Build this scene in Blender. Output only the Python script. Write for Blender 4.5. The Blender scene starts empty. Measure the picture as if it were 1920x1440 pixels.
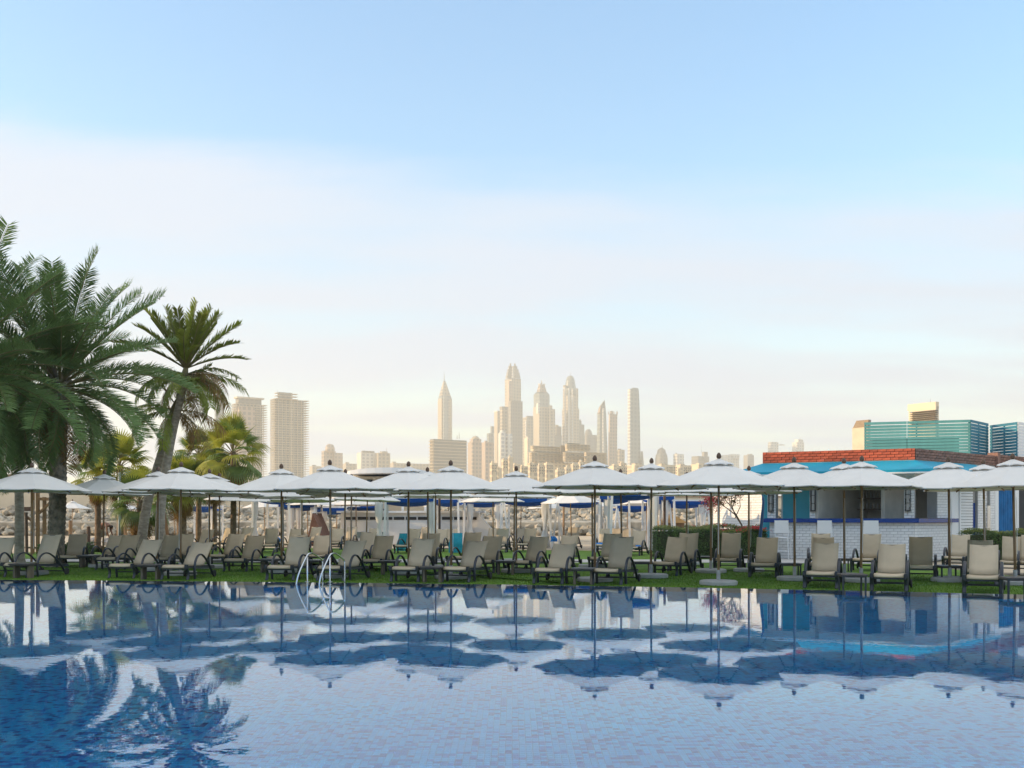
import bpy, math, random
import numpy as np
from mathutils import Vector, Matrix
R = math.radians
rnd = random.Random(7)
scene = bpy.context.scene
COL = scene.collection

# ------------------------------------------------------------------ camera, sky, sun, exposure
FPX, HOR, CAMH = 1900.0, 970.0, 1.44          # focal length in photo pixels, horizon row, eye height over the water
LAWN = -0.10
cam = bpy.data.cameras.new('camera')
cam.sensor_width = 36.0
cam.lens = 36.0 * FPX / 1920.0
cam.shift_y = (HOR - 720.0) / 1920.0
cam.clip_start = 0.1
cam.clip_end = 30000
camo = bpy.data.objects.new('camera', cam)
COL.objects.link(camo)
camo.location = (0, 0, CAMH)
camo.rotation_euler = (R(90), 0, 0)
scene.camera = camo

SUN_AZ, SUN_EL = -97.0, 13.0                   # azimuth from the view direction (negative: to the left), elevation
sun_dir = Vector((math.sin(R(SUN_AZ)) * math.cos(R(SUN_EL)), math.cos(R(SUN_AZ)) * math.cos(R(SUN_EL)), math.sin(R(SUN_EL))))
world = bpy.data.worlds.new('World')
scene.world = world
world.use_nodes = True
wn, wl = world.node_tree.nodes, world.node_tree.links
wn.clear()
w_out = wn.new('ShaderNodeOutputWorld')
w_bg = wn.new('ShaderNodeBackground')
w_bg.inputs['Strength'].default_value = 0.15
sky = wn.new('ShaderNodeTexSky')
sky.sky_type = 'NISHITA'
sky.sun_disc = False
sky.sun_elevation = R(SUN_EL)
sky.sun_rotation = R(SUN_AZ)
sky.altitude = 0
sky.air_density = 1.3
sky.dust_density = 0.4
sky.ozone_density = 3.0
# thin high cloud: a bank that covers the lower sky, with a soft streaky upper border
tc = wn.new('ShaderNodeTexCoord')
sep = wn.new('ShaderNodeSeparateXYZ')
wl.new(tc.outputs['Generated'], sep.inputs[0])
def wmath(op, a, b=None, c=None):
    n = wn.new('ShaderNodeMath'); n.operation = op
    for i, v in enumerate((a, b, c)):
        if v is None: continue
        if isinstance(v, (int, float)): n.inputs[i].default_value = v
        else: wl.new(v, n.inputs[i])
    return n.outputs[0]
zz = wmath('ABSOLUTE', sep.outputs[2])
den = wmath('ADD', zz, 0.12)
cmb = wn.new('ShaderNodeCombineXYZ')
wl.new(wmath('DIVIDE', sep.outputs[0], den), cmb.inputs[0])
wl.new(wmath('DIVIDE', sep.outputs[1], den), cmb.inputs[1])
mp = wn.new('ShaderNodeMapping')
mp.inputs['Rotation'].default_value = (0, 0, R(-14))
mp.inputs['Scale'].default_value = (0.42, 1.1, 1)
mp.inputs['Location'].default_value = (3.1, 1.7, 0)
wl.new(cmb.outputs[0], mp.inputs[0])
nz = wn.new('ShaderNodeTexNoise')
nz.inputs['Scale'].default_value = 1.1
nz.inputs['Detail'].default_value = 7
nz.inputs['Roughness'].default_value = 0.6
wl.new(mp.outputs[0], nz.inputs['Vector'])
edge = wmath('ADD', wmath('ADD', zz, wmath('MULTIPLY', sep.outputs[0], 0.085)), wmath('MULTIPLY', wmath('SUBTRACT', nz.outputs[0], 0.5), 0.20))
mr = wn.new('ShaderNodeMapRange'); mr.interpolation_type = 'SMOOTHSTEP'
mr.inputs['From Min'].default_value = 0.342; mr.inputs['From Max'].default_value = 0.278
wl.new(edge, mr.inputs['Value'])
nz2 = wn.new('ShaderNodeTexNoise')
nz2.inputs['Scale'].default_value = 1.7
nz2.inputs['Detail'].default_value = 6
wl.new(mp.outputs[0], nz2.inputs['Vector'])
mr2 = wn.new('ShaderNodeMapRange'); mr2.interpolation_type = 'SMOOTHSTEP'
mr2.inputs['From Min'].default_value = 0.30; mr2.inputs['From Max'].default_value = 0.62
mr2.inputs['To Min'].default_value = 0.42; mr2.inputs['To Max'].default_value = 1.0
wl.new(nz2.outputs[0], mr2.inputs['Value'])
cloud = wmath('ADD', wmath('MULTIPLY', mr.outputs[0], wmath('MULTIPLY', mr2.outputs[0], 0.85)), 0.14)
mr3 = wn.new('ShaderNodeMapRange'); mr3.interpolation_type = 'SMOOTHSTEP'
mr3.inputs['From Min'].default_value = 0.46; mr3.inputs['From Max'].default_value = 0.72
mr3.inputs['To Max'].default_value = 1.0
wl.new(edge, mr3.inputs['Value'])
mix = wn.new('ShaderNodeMix'); mix.data_type = 'RGBA'
CLOUD = (1.90, 2.27, 2.82, 1)
wl.new(cloud, mix.inputs['Factor'])
w_hs = wn.new('ShaderNodeHueSaturation')
w_hs.inputs['Saturation'].default_value = 1.24
w_hs.inputs['Value'].default_value = 1.06
wl.new(sky.outputs[0], w_hs.inputs['Color'])
wl.new(w_hs.outputs[0], mix.inputs['A'])
mix.inputs['B'].default_value = CLOUD
mix2 = wn.new('ShaderNodeMix'); mix2.data_type = 'RGBA'     # added white fill overhead, out of view, brightens the shaded canopies
wl.new(mr3.outputs[0], mix2.inputs['Factor']); wl.new(mix.outputs['Result'], mix2.inputs['A'])
mix2.inputs['B'].default_value = (2.9, 2.95, 3.05, 1)
wl.new(mix2.outputs['Result'], w_bg.inputs['Color'])
wl.new(w_bg.outputs[0], w_out.inputs['Surface'])

sl = bpy.data.lights.new('sun', 'SUN')
sl.energy = 2.7
sl.angle = R(0.6)
sl.color = (1.0, 0.73, 0.44)
so = bpy.data.objects.new('sun', sl)
COL.objects.link(so)
so.rotation_euler = sun_dir.to_track_quat('Z', 'Y').to_euler()
so.location = (0, 0, 60)

vs = scene.view_settings
vs.view_transform = 'Standard'
vs.look = 'None'
vs.gamma = 1.0
vs.use_curve_mapping = False
vs.exposure = 1.3
cy = scene.cycles
cy.use_denoising = True
try: cy.denoiser = 'OPENIMAGEDENOISE'
except Exception: pass
cy.max_bounces = 8
cy.diffuse_bounces = 4
cy.glossy_bounces = 4
cy.transmission_bounces = 6
cy.transparent_max_bounces = 8
cy.volume_bounces = 1
cy.caustics_refractive = True
cy.caustics_reflective = False
cy.sample_clamp_indirect = 6

# ------------------------------------------------------------------ helpers
def P(x, y, Y):
    return Vector(((x - 960.0) / FPX * Y, Y, CAMH - (y - HOR) / FPX * Y))
def GP(x, y, z=LAWN):
    Y = FPX * (CAMH - z) / (y - HOR)
    return Vector(((x - 960.0) / FPX * Y, Y, z))
def PX(x, Y): return (x - 960.0) / FPX * Y
def PZ(y, Y): return CAMH - (y - HOR) / FPX * Y

class MB:
    def __init__(s): s.v = []; s.f = []
    def add(s, vs, fs):
        b = len(s.v)
        s.v.extend(tuple(v) for v in vs)
        s.f.extend(tuple(b + i for i in f) for f in fs)
        return s
    def box(s, c, d, rz=0.0, rx=0.0):
        m = Matrix.Rotation(rz, 3, 'Z') @ Matrix.Rotation(rx, 3, 'X')
        vs = [Vector(c) + m @ Vector((x * d[0] / 2, y * d[1] / 2, z * d[2] / 2)) for x in (-1, 1) for y in (-1, 1) for z in (-1, 1)]
        return s.add(vs, [(0, 1, 3, 2), (4, 6, 7, 5), (0, 4, 5, 1), (2, 3, 7, 6), (0, 2, 6, 4), (1, 5, 7, 3)])
    def cbox(s, c, d, b=0.01, rz=0.0):
        """box with chamfered vertical and top edges"""
        m = Matrix.Rotation(rz, 3, 'Z')
        x, y, z = d[0] / 2, d[1] / 2, d[2] / 2
        ring = lambda a, e, h: [(-a + e, -y + b - e * 0 if False else -a * 0 + 0, h)]
        def oct_(ix, iy, h):
            return [(-ix + b, -iy, h), (ix - b, -iy, h), (ix, -iy + b, h), (ix, iy - b, h), (ix - b, iy, h), (-ix + b, iy, h), (-ix, iy - b, h), (-ix, -iy + b, h)]
        r0 = oct_(x, y, -z); r1 = oct_(x, y, z - b); r2 = oct_(x - b, y - b, z)
        vs = [Vector(c) + m @ Vector(p) for p in r0 + r1 + r2]
        fs = [tuple(range(7, -1, -1)), tuple(range(16, 24))]
        for k in (0, 8):
            for i in range(8):
                j = (i + 1) % 8
                fs.append((k + i, k + j, k + 8 + j, k + 8 + i))
        return s.add(vs, fs)
    def bar(s, p, q, w, h, up=(0, 0, 1)):
        p, q = Vector(p), Vector(q)
        d = (q - p)
        if d.length < 1e-6: return s
        d.normalize()
        u = Vector(up)
        if abs(d.dot(u)) > 0.98: u = Vector((0, 1, 0))
        sx = d.cross(u).normalized(); sz = sx.cross(d).normalized()
        vs = [o + sx * a * w / 2 + sz * b * h / 2 for o in (p, q) for a, b in ((-1, -1), (1, -1), (1, 1), (-1, 1))]
        return s.add(vs, [(3, 2, 1, 0), (4, 5, 6, 7), (0, 1, 5, 4), (1, 2, 6, 5), (2, 3, 7, 6), (3, 0, 4, 7)])
    def tube(s, pts, r, n=8, caps=True, ell=None):
        pts = [Vector(p) for p in pts]
        k = len(pts)
        rr = r if isinstance(r, (list, tuple)) else [r] * k
        vs, fs = [], []
        ref = None
        for i, p in enumerate(pts):
            d = (pts[min(i + 1, k - 1)] - pts[max(i - 1, 0)]).normalized()
            if ref is None:
                ref = Vector((1, 0, 0)) if abs(d.x) < 0.8 else Vector((0, 1, 0))
            a = (ref - d * ref.dot(d)).normalized()
            b = d.cross(a).normalized()
            ref = a
            for j in range(n):
                t = 2 * math.pi * j / n
                ca, sa = math.cos(t), math.sin(t)
                if ell: ca *= ell[0]; sa *= ell[1]
                vs.append(p + a * rr[i] * ca + b * rr[i] * sa)
        for i in range(k - 1):
            for j in range(n):
                j2 = (j + 1) % n
                fs.append((i * n + j, i * n + j2, (i + 1) * n + j2, (i + 1) * n + j))
        if caps:
            fs.append(tuple(range(n - 1, -1, -1)))
            fs.append(tuple((k - 1) * n + j for j in range(n)))
        return s.add(vs, fs)
    def lathe(s, prof, n=16, c=(0, 0, 0), caps=True):
        vs, fs = [], []
        for r, z in prof:
            for j in range(n):
                t = 2 * math.pi * j / n
                vs.append((c[0] + r * math.cos(t), c[1] + r * math.sin(t), c[2] + z))
        for i in range(len(prof) - 1):
            for j in range(n):
                j2 = (j + 1) % n
                fs.append((i * n + j, i * n + j2, (i + 1) * n + j2, (i + 1) * n + j))
        if caps:
            fs.append(tuple(range(n - 1, -1, -1)))
            fs.append(tuple((len(prof) - 1) * n + j for j in range(n)))
        return s.add(vs, fs)
    def prism(s, poly, z0, z1):
        n = len(poly)
        z0s = z0 if isinstance(z0, (list, tuple)) else [z0] * n
        z1s = z1 if isinstance(z1, (list, tuple)) else [z1] * n
        vs = [(p[0], p[1], z0s[i]) for i, p in enumerate(poly)] + [(p[0], p[1], z1s[i]) for i, p in enumerate(poly)]
        fs = [tuple(range(n - 1, -1, -1)), tuple(range(n, 2 * n))]
        for i in range(n):
            j = (i + 1) % n
            fs.append((i, j, n + j, n + i))
        return s.add(vs, fs)
    def loft(s, rings, caps=True):
        n = len(rings[0]); vs = [p for r in rings for p in r]; fs = []
        for i in range(len(rings) - 1):
            for j in range(n):
                j2 = (j + 1) % n
                fs.append((i * n + j, i * n + j2, (i + 1) * n + j2, (i + 1) * n + j))
        if caps:
            fs.append(tuple(range(n - 1, -1, -1)))
            fs.append(tuple((len(rings) - 1) * n + j for j in range(n)))
        return s.add(vs, fs)
    def quad(s, a, b, c, d): return s.add([a, b, c, d], [(0, 1, 2, 3)])
    def shift(s, o):
        s.v = [(v[0] - o[0], v[1] - o[1], v[2] - o[2]) for v in s.v]
        return s
    def mesh(s, name, mat, smooth=False):
        me = bpy.data.meshes.new(name)
        me.from_pydata(s.v, [], s.f)
        if mat: me.materials.append(mat)
        if smooth:
            me.polygons.foreach_set('use_smooth', [True] * len(me.polygons))
        me.update()
        return me
    def build(s, name, mat, parent=None, loc=None, smooth=False, auto=None):
        me = s.mesh(name, mat, smooth or auto is not None)
        if auto is not None:
            try: me.set_sharp_from_angle(angle=R(auto))
            except Exception: pass
        return inst(name, me, parent, loc)

def inst(name, me, parent=None, loc=None, rot=None, scale=None):
    o = bpy.data.objects.new(name, me)
    COL.objects.link(o)
    if parent is not None: o.parent = parent
    if loc is not None: o.location = loc
    if rot is not None: o.rotation_euler = rot
    if scale is not None: o.scale = scale
    return o
def tag(o, label=None, cat=None, group=None, kind=None):
    if label: o['label'] = label
    if cat: o['category'] = cat
    if group: o['group'] = group
    if kind: o['kind'] = kind
    return o
def thing(name, label, cat, loc=(0, 0, 0), rz=0.0, group=None):
    o = bpy.data.objects.new(name, None)
    o.empty_display_size = 0.2
    COL.objects.link(o)
    o.location = loc
    o.rotation_euler = (0, 0, rz)
    return tag(o, label, cat, group)
KIDS = {}
def copy_tree(o, parent=None):
    c = o.copy()
    COL.objects.link(c)
    if parent is not None: c.parent = parent
    for ch in KIDS.get(o.name) or [x for x in o.children]:
        copy_tree(ch, c)
    return c

# ------------------------------------------------------------------ materials
def mat(name, col, rough=0.6, var=0.0, vscale=4.0, bump=0.0, bscale=20.0, spec=0.5, metal=0.0, col2=None, transl=0.0, stretch=None, detail=4, objvar=0.0):
    m = bpy.data.materials.new(name)
    m.use_nodes = True
    nt = m.node_tree; n = nt.nodes; l = nt.links
    b = n['Principled BSDF']
    b.inputs['Roughness'].default_value = rough
    b.inputs['Metallic'].default_value = metal
    b.inputs['Specular IOR Level'].default_value = spec
    c4 = (*col, 1)
    b.inputs['Base Color'].default_value = c4
    co = None
    if var or bump or col2:
        co = n.new('ShaderNodeTexCoord').outputs['Object']
        if stretch:
            mpn = n.new('ShaderNodeMapping'); mpn.inputs['Scale'].default_value = stretch
            l.new(co, mpn.inputs[0]); co = mpn.outputs[0]
    outc = None
    if var or col2:
        t = n.new('ShaderNodeTexNoise')
        t.inputs['Scale'].default_value = vscale; t.inputs['Detail'].default_value = detail
        l.new(co, t.inputs['Vector'])
        r = n.new('ShaderNodeValToRGB')
        r.color_ramp.elements[0].position = 0.32; r.color_ramp.elements[1].position = 0.68
        a = tuple(max(0, v * (1 - var)) for v in col)
        z = col2 if col2 else tuple(min(1, v * (1 + var)) for v in col)
        r.color_ramp.elements[0].color = (*a, 1); r.color_ramp.elements[1].color = (*z, 1)
        l.new(t.outputs[0], r.inputs[0])
        outc = r.outputs[0]
    if objvar:
        oi = n.new('ShaderNodeObjectInfo')
        hs = n.new('ShaderNodeHueSaturation')
        mrn = n.new('ShaderNodeMapRange')
        mrn.inputs['To Min'].default_value = 1 - objvar; mrn.inputs['To Max'].default_value = 1 + objvar
        l.new(oi.outputs['Random'], mrn.inputs['Value'])
        l.new(mrn.outputs[0], hs.inputs['Value'])
        if outc: l.new(outc, hs.inputs['Color'])
        else: hs.inputs['Color'].default_value = c4
        outc = hs.outputs[0]
    if outc: l.new(outc, b.inputs['Base Color'])
    if bump:
        t2 = n.new('ShaderNodeTexNoise')
        t2.inputs['Scale'].default_value = bscale; t2.inputs['Detail'].default_value = 3
        l.new(co, t2.inputs['Vector'])
        bn = n.new('ShaderNodeBump'); bn.inputs['Strength'].default_value = bump; bn.inputs['Distance'].default_value = 0.02
        l.new(t2.outputs[0], bn.inputs['Height'])
        l.new(bn.outputs[0], b.inputs['Normal'])
    if transl:
        tr = n.new('ShaderNodeBsdfTranslucent')
        if outc: l.new(outc, tr.inputs['Color'])
        else: tr.inputs['Color'].default_value = c4
        mx = n.new('ShaderNodeMixShader'); mx.inputs[0].default_value = transl
        l.new(b.outputs[0], mx.inputs[1]); l.new(tr.outputs[0], mx.inputs[2])
        l.new(mx.outputs[0], n['Material Output'].inputs['Surface'])
    return m

M = {}
M['canvas'] = mat('canvas_white', (0.76, 0.73, 0.68), 0.85, var=0.035, vscale=2.2, bump=0.3, bscale=5, objvar=0.035, transl=0.05, spec=0.2)
M['pole'] = mat('pole_wood', (0.30, 0.18, 0.09), 0.5, var=0.25, vscale=9, stretch=(1, 1, 0.15), objvar=0.15)
M['finial'] = mat('finial_wood', (0.10, 0.055, 0.03), 0.5, var=0.2)
M['concrete'] = mat('base_concrete', (0.38, 0.38, 0.37), 0.8, var=0.12, vscale=6, bump=0.2, bscale=40)
M['sling'] = mat('sling_taupe', (0.48, 0.40, 0.285), 0.8, var=0.06, vscale=3, bump=0.15, bscale=160, spec=0.25, objvar=0.10)
M['frame'] = mat('frame_charcoal', (0.030, 0.036, 0.048), 0.38, var=0.15, vscale=6)
M['tabletop'] = mat('table_top_dark', (0.055, 0.05, 0.05), 0.45, var=0.2, vscale=7)
M['tableleg'] = mat('table_leg_wood', (0.15, 0.115, 0.085), 0.6, var=0.2, vscale=7, stretch=(1, 1, 0.2))
M['steel'] = mat('polished_steel', (0.58, 0.60, 0.63), 0.2, metal=1.0)
M['rubber'] = mat('black_rubber', (0.02, 0.02, 0.022), 0.7)
M['white_wood'] = mat('white_painted_wood', (0.76, 0.75, 0.72), 0.55, var=0.04)
M['curtain'] = mat('white_curtain', (0.80, 0.78, 0.74), 0.9, transl=0.3, spec=0.1)
M['blue_cloth'] = mat('blue_canvas', (0.010, 0.065, 0.27), 0.85, var=0.08, transl=0.1, spec=0.15)
M['timber'] = mat('brown_timber', (0.24, 0.135, 0.06), 0.65, var=0.3, vscale=6, stretch=(1, 1, 0.15))
M['dark_timber'] = mat('dark_timber', (0.075, 0.045, 0.03), 0.7, var=0.3, vscale=6)
M['rope'] = mat('rope', (0.25, 0.19, 0.12), 0.9)
M['white_brick'] = mat('white_brick_paint', (0.80, 0.79, 0.77), 0.6, var=0.05, vscale=9, bump=0.4, bscale=30, objvar=0.05)
M['mortar_white'] = mat('white_mortar', (0.40, 0.395, 0.385), 0.9, var=0.08)
M['red_brick'] = mat('red_brick', (0.47, 0.095, 0.045), 0.75, var=0.2, vscale=11, bump=0.5, bscale=25, objvar=0.22)
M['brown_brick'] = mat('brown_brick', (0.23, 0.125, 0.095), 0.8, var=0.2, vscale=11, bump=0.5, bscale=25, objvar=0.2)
M['mortar_dark'] = mat('dark_mortar', (0.05, 0.035, 0.03), 0.95, var=0.2)
M['awning'] = mat('turquoise_awning', (0.002, 0.33, 0.50), 0.6, var=0.06, vscale=2, transl=0.08)
M['counter_blue'] = mat('blue_counter_top', (0.008, 0.045, 0.22), 0.25, var=0.1, vscale=4)
M['turq_door'] = mat('turquoise_door', (0.07, 0.46, 0.58), 0.5, var=0.05, vscale=3)
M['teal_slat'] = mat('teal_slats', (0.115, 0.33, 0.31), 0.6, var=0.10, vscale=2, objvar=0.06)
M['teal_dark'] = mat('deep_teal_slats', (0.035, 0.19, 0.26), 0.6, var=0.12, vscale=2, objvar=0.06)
M['render_grey'] = mat('grey_render', (0.48, 0.45, 0.39), 0.85, var=0.1, vscale=2)
M['dark'] = mat('dark_interior', (0.03, 0.03, 0.032), 0.8)
M['lantern'] = mat('lantern_metal', (0.05, 0.05, 0.05), 0.5)
M['lantern_glass'] = mat('lantern_glass', (0.35, 0.34, 0.32), 0.15)
M['siding'] = mat('white_siding', (0.76, 0.76, 0.75), 0.5, var=0.03, vscale=3)
M['trim'] = mat('white_trim', (0.78, 0.78, 0.77), 0.5)
M['blue_curtain'] = mat('blue_curtain', (0.012, 0.13, 0.33), 0.85, var=0.2, vscale=3)
M['beige_wall'] = mat('beige_wall', (0.60, 0.52, 0.39), 0.85, var=0.08, vscale=0.7, bump=0.2, bscale=8)
M['stone_cap'] = mat('stone_cap', (0.30, 0.22, 0.14), 0.8, var=0.1)
M['rock'] = mat('breakwater_rock', (0.38, 0.335, 0.26), 0.9, var=0.45, vscale=0.9, bump=0.6, bscale=5)
M['boulder'] = mat('grey_boulder', (0.27, 0.265, 0.26), 0.9, var=0.35, vscale=2.5, bump=0.6, bscale=9)
M['pave'] = mat('pale_paving', (0.50, 0.48, 0.45), 0.8, var=0.08, vscale=3, bump=0.1)
M['sand'] = mat('beach_sand', (0.52, 0.42, 0.29), 0.95, var=0.12, vscale=0.6, bump=0.4, bscale=3)
M['white_plastic'] = mat('white_plastic', (0.78, 0.78, 0.78), 0.4)
M['teal_box'] = mat('grey_teal_box', (0.20, 0.27, 0.27), 0.5, var=0.1)
M['pole_white'] = mat('white_pole_paint', (0.62, 0.66, 0.70), 0.4)
M['blue_metal'] = mat('blue_painted_metal', (0.010, 0.075, 0.20), 0.35)
M['skin'] = mat('tanned_skin', (0.24, 0.105, 0.055), 0.6, var=0.1, vscale=8)
M['hair'] = mat('brown_hair', (0.05, 0.028, 0.016), 0.7)
M['shorts'] = mat('khaki_shorts', (0.28, 0.24, 0.17), 0.85, var=0.15, vscale=6)
M['towel_teal'] = mat('turquoise_towel', (0.015, 0.27, 0.36), 0.95, var=0.12, vscale=5)
M['towel_blue'] = mat('blue_towel', (0.012, 0.16, 0.45), 0.95, var=0.12, vscale=5)
M['red'] = mat('red_cloth', (0.5, 0.04, 0.03), 0.8, var=0.2)
M['frond_dark'] = mat('date_frond_green', (0.145, 0.225, 0.07), 0.5, var=0.25, vscale=1.2, objvar=0.28, transl=0.3, spec=0.4)
M['frond_light'] = mat('coconut_frond_green', (0.20, 0.235, 0.035), 0.5, var=0.3, vscale=1.2, objvar=0.35, transl=0.35, spec=0.4)
M['frond_dry'] = mat('dry_frond_straw', (0.26, 0.155, 0.05), 0.8, var=0.3, vscale=2, objvar=0.25, transl=0.3)
M['fan_leaf'] = mat('fan_leaf_green', (0.16, 0.225, 0.055), 0.5, var=0.3, vscale=1.5, objvar=0.35, transl=0.3, spec=0.4)
M['fan_yellow'] = mat('fan_leaf_yellow', (0.36, 0.36, 0.05), 0.55, var=0.25, vscale=1.5, objvar=0.25, transl=0.4)
M['petiole'] = mat('petiole', (0.16, 0.13, 0.045), 0.6, var=0.2)
M['date_bark'] = mat('date_bark', (0.23, 0.195, 0.15), 0.95, var=0.45, vscale=7, bump=0.8, bscale=18)
M['coco_bark'] = mat('coco_bark', (0.33, 0.28, 0.22), 0.9, var=0.3, vscale=5, bump=0.4, bscale=14, stretch=(1, 1, 2.5))
M['fan_bark'] = mat('fan_bark', (0.20, 0.135, 0.085), 0.95, var=0.35, vscale=6, bump=0.7, bscale=14)
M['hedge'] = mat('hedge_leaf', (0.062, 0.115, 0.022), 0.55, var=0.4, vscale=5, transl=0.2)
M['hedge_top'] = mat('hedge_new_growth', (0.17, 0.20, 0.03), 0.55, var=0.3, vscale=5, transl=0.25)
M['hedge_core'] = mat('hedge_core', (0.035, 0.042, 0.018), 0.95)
M['flower_red'] = mat('flower_red', (0.60, 0.035, 0.055), 0.6, var=0.2, transl=0.25)
M['flower_pink'] = mat('bougainvillea_pink', (0.58, 0.085, 0.10), 0.6, var=0.25, transl=0.3)
M['boug_leaf'] = mat('bougainvillea_leaf', (0.15, 0.11, 0.035), 0.6, var=0.4, transl=0.25)
M['branch'] = mat('grey_branch', (0.20, 0.15, 0.10), 0.9, var=0.2)

def facade_mat(name, col, dark, px=12.0, pz=9.0, rough=0.5, cont=0.75):
    """far tower skin: floors and bays as flat print on the massing (individual windows are far under a pixel)"""
    m = bpy.data.materials.new(name); m.use_nodes = True
    n = m.node_tree.nodes; l = m.node_tree.links; b = n['Principled BSDF']
    b.inputs['Roughness'].default_value = rough
    co = n.new('ShaderNodeTexCoord'); sp = n.new('ShaderNodeSeparateXYZ'); l.new(co.outputs['Object'], sp.inputs[0])
    def mth(op, a, c=None):
        q = n.new('ShaderNodeMath'); q.operation = op
        for i, v in enumerate((a, c)):
            if v is None: continue
            if isinstance(v, (int, float)): q.inputs[i].default_value = v
            else: l.new(v, q.inputs[i])
        return q.outputs[0]
    hx = mth('ADD', mth('MULTIPLY', sp.outputs[0], 1.0), mth('MULTIPLY', sp.outputs[1], 0.62))
    fx = mth('FRACT', mth('DIVIDE', hx, px)); fz = mth('FRACT', mth('DIVIDE', sp.outputs[2], pz))
    wx = mth('GREATER_THAN', fx, 0.42); wz = mth('GREATER_THAN', fz, 0.40)
    wi = mth('MULTIPLY', mth('MULTIPLY', wx, wz), cont)
    nz_ = n.new('ShaderNodeTexNoise'); nz_.inputs['Scale'].default_value = 0.03; nz_.inputs['Detail'].default_value = 5
    l.new(co.outputs['Object'], nz_.inputs['Vector'])
    wi = mth('MULTIPLY', wi, mth('ADD', nz_.outputs[0], 0.45))
    mx = n.new('ShaderNodeMix'); mx.data_type = 'RGBA'
    l.new(wi, mx.inputs['Factor']); mx.inputs['A'].default_value = (*col, 1); mx.inputs['B'].default_value = (*dark, 1)
    l.new(mx.outputs['Result'], b.inputs['Base Color'])
    return m
M['tower_beige'] = facade_mat('tower_beige', (0.40, 0.33, 0.225), (0.12, 0.115, 0.10))
M['tower_pink'] = facade_mat('tower_rose', (0.39, 0.29, 0.205), (0.13, 0.115, 0.095), 11, 9)
M['tower_glass'] = facade_mat('tower_glass', (0.23, 0.25, 0.225), (0.11, 0.14, 0.14), 14, 11, 0.3)
M['tower_white'] = facade_mat('tower_white', (0.62, 0.58, 0.50), (0.25, 0.25, 0.25), 13, 8)
M['tower_grey'] = facade_mat('tower_grey', (0.22, 0.20, 0.16), (0.12, 0.115, 0.10), 10, 9)
M['tower_near'] = facade_mat('tower_near', (0.66, 0.55, 0.38), (0.34, 0.29, 0.22), 7, 4.2)
M['slab'] = mat('bare_slab', (0.52, 0.44, 0.32), 0.9, var=0.1, vscale=0.05)
M['core'] = mat('bare_core', (0.26, 0.23, 0.18), 0.9, var=0.2, vscale=0.03)
# ------------------------------------------------------------------ the setting: pool, lawn, ground
EDGE_PX = [(-700, 1082.5), (-300, 1085.2), (0, 1087.3), (320, 1089.8), (640, 1092.7), (960, 1096.4), (1280, 1101.7), (1600, 1107.8), (1920, 1115.2), (2150, 1121.5), (2400, 1129)]
EDGE = [Vector(((x - 960) / (y - HOR) * CAMH, FPX * CAMH / (y - HOR), 0)) for x, y in EDGE_PX]
def edge_off(d):
    out = []
    for i, p in enumerate(EDGE):
        t = (EDGE[min(i + 1, len(EDGE) - 1)] - EDGE[max(i - 1, 0)]).normalized()
        out.append(p + Vector((-t.y, t.x, 0)) * d)
    return out
def edge_y(x):
    for a, b in zip(EDGE, EDGE[1:]):
        if a.x <= x <= b.x: return a.y + (b.y - a.y) * (x - a.x) / (b.x - a.x)
    return EDGE[0].y if x < EDGE[0].x else EDGE[-1].y
XL, XR, YN, DEEP = EDGE[0].x, EDGE[-1].x, 2.0, -1.5

def tile_mat():
    m = bpy.data.materials.new('pool_mosaic'); m.use_nodes = True
    n = m.node_tree.nodes; l = m.node_tree.links; b = n['Principled BSDF']
    b.inputs['Roughness'].default_value = 0.35
    g = n.new('ShaderNodeNewGeometry')
    def vm(op, a, v):
        q = n.new('ShaderNodeVectorMath'); q.operation = op
        l.new(a, q.inputs[0])
        if v is not None: q.inputs[1].default_value = v
        return q.outputs[0]
    p = vm('MULTIPLY', g.outputs['Position'], (20, 20, 20))
    p = vm('ADD', p, (0, 0, 0.37))
    cell = vm('FLOOR', p, None)
    wnz = n.new('ShaderNodeTexWhiteNoise'); wnz.noise_dimensions = '3D'; l.new(cell, wnz.inputs['Vector'])
    r = n.new('ShaderNodeValToRGB'); r.color_ramp.interpolation = 'CONSTANT'
    e = r.color_ramp.elements
    e[0].position = 0; e[0].color = (0.003, 0.35, 0.80, 1)
    e[1].position = 0.42; e[1].color = (0.004, 0.40, 0.84, 1)
    for pos, c in ((0.68, (0.010, 0.17, 0.60)), (0.84, (0.006, 0.075, 0.40)), (0.94, (0.018, 0.17, 0.57))):
        q = e.new(pos); q.color = (*c, 1)
    l.new(wnz.outputs['Value'], r.inputs[0])
    fr = vm('FRACTION', p, None)
    sp = n.new('ShaderNodeSeparateXYZ'); l.new(fr, sp.inputs[0])
    def mth(op, a, c):
        q = n.new('ShaderNodeMath'); q.operation = op
        for i, v in enumerate((a, c)):
            if isinstance(v, (int, float)): q.inputs[i].default_value = v
            else: l.new(v, q.inputs[i])
        return q.outputs[0]
    grout = mth('MAXIMUM', mth('LESS_THAN', sp.outputs[0], 0.07), mth('LESS_THAN', sp.outputs[1], 0.07))
    mx = n.new('ShaderNodeMix'); mx.data_type = 'RGBA'
    l.new(mth('MULTIPLY', grout, 0.5), mx.inputs['Factor']); l.new(r.outputs[0], mx.inputs['A']); mx.inputs['B'].default_value = (0.10, 0.26, 0.44, 1)
    l.new(mx.outputs['Result'], b.inputs['Base Color'])
    return m
M['mosaic'] = tile_mat()
M['wall_tile'] = mat('edge_tile', (0.20, 0.19, 0.26), 0.45, var=0.12, vscale=14)
M['coping'] = mat('coping_stone', (0.16, 0.15, 0.17), 0.5, var=0.15, vscale=9)

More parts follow.
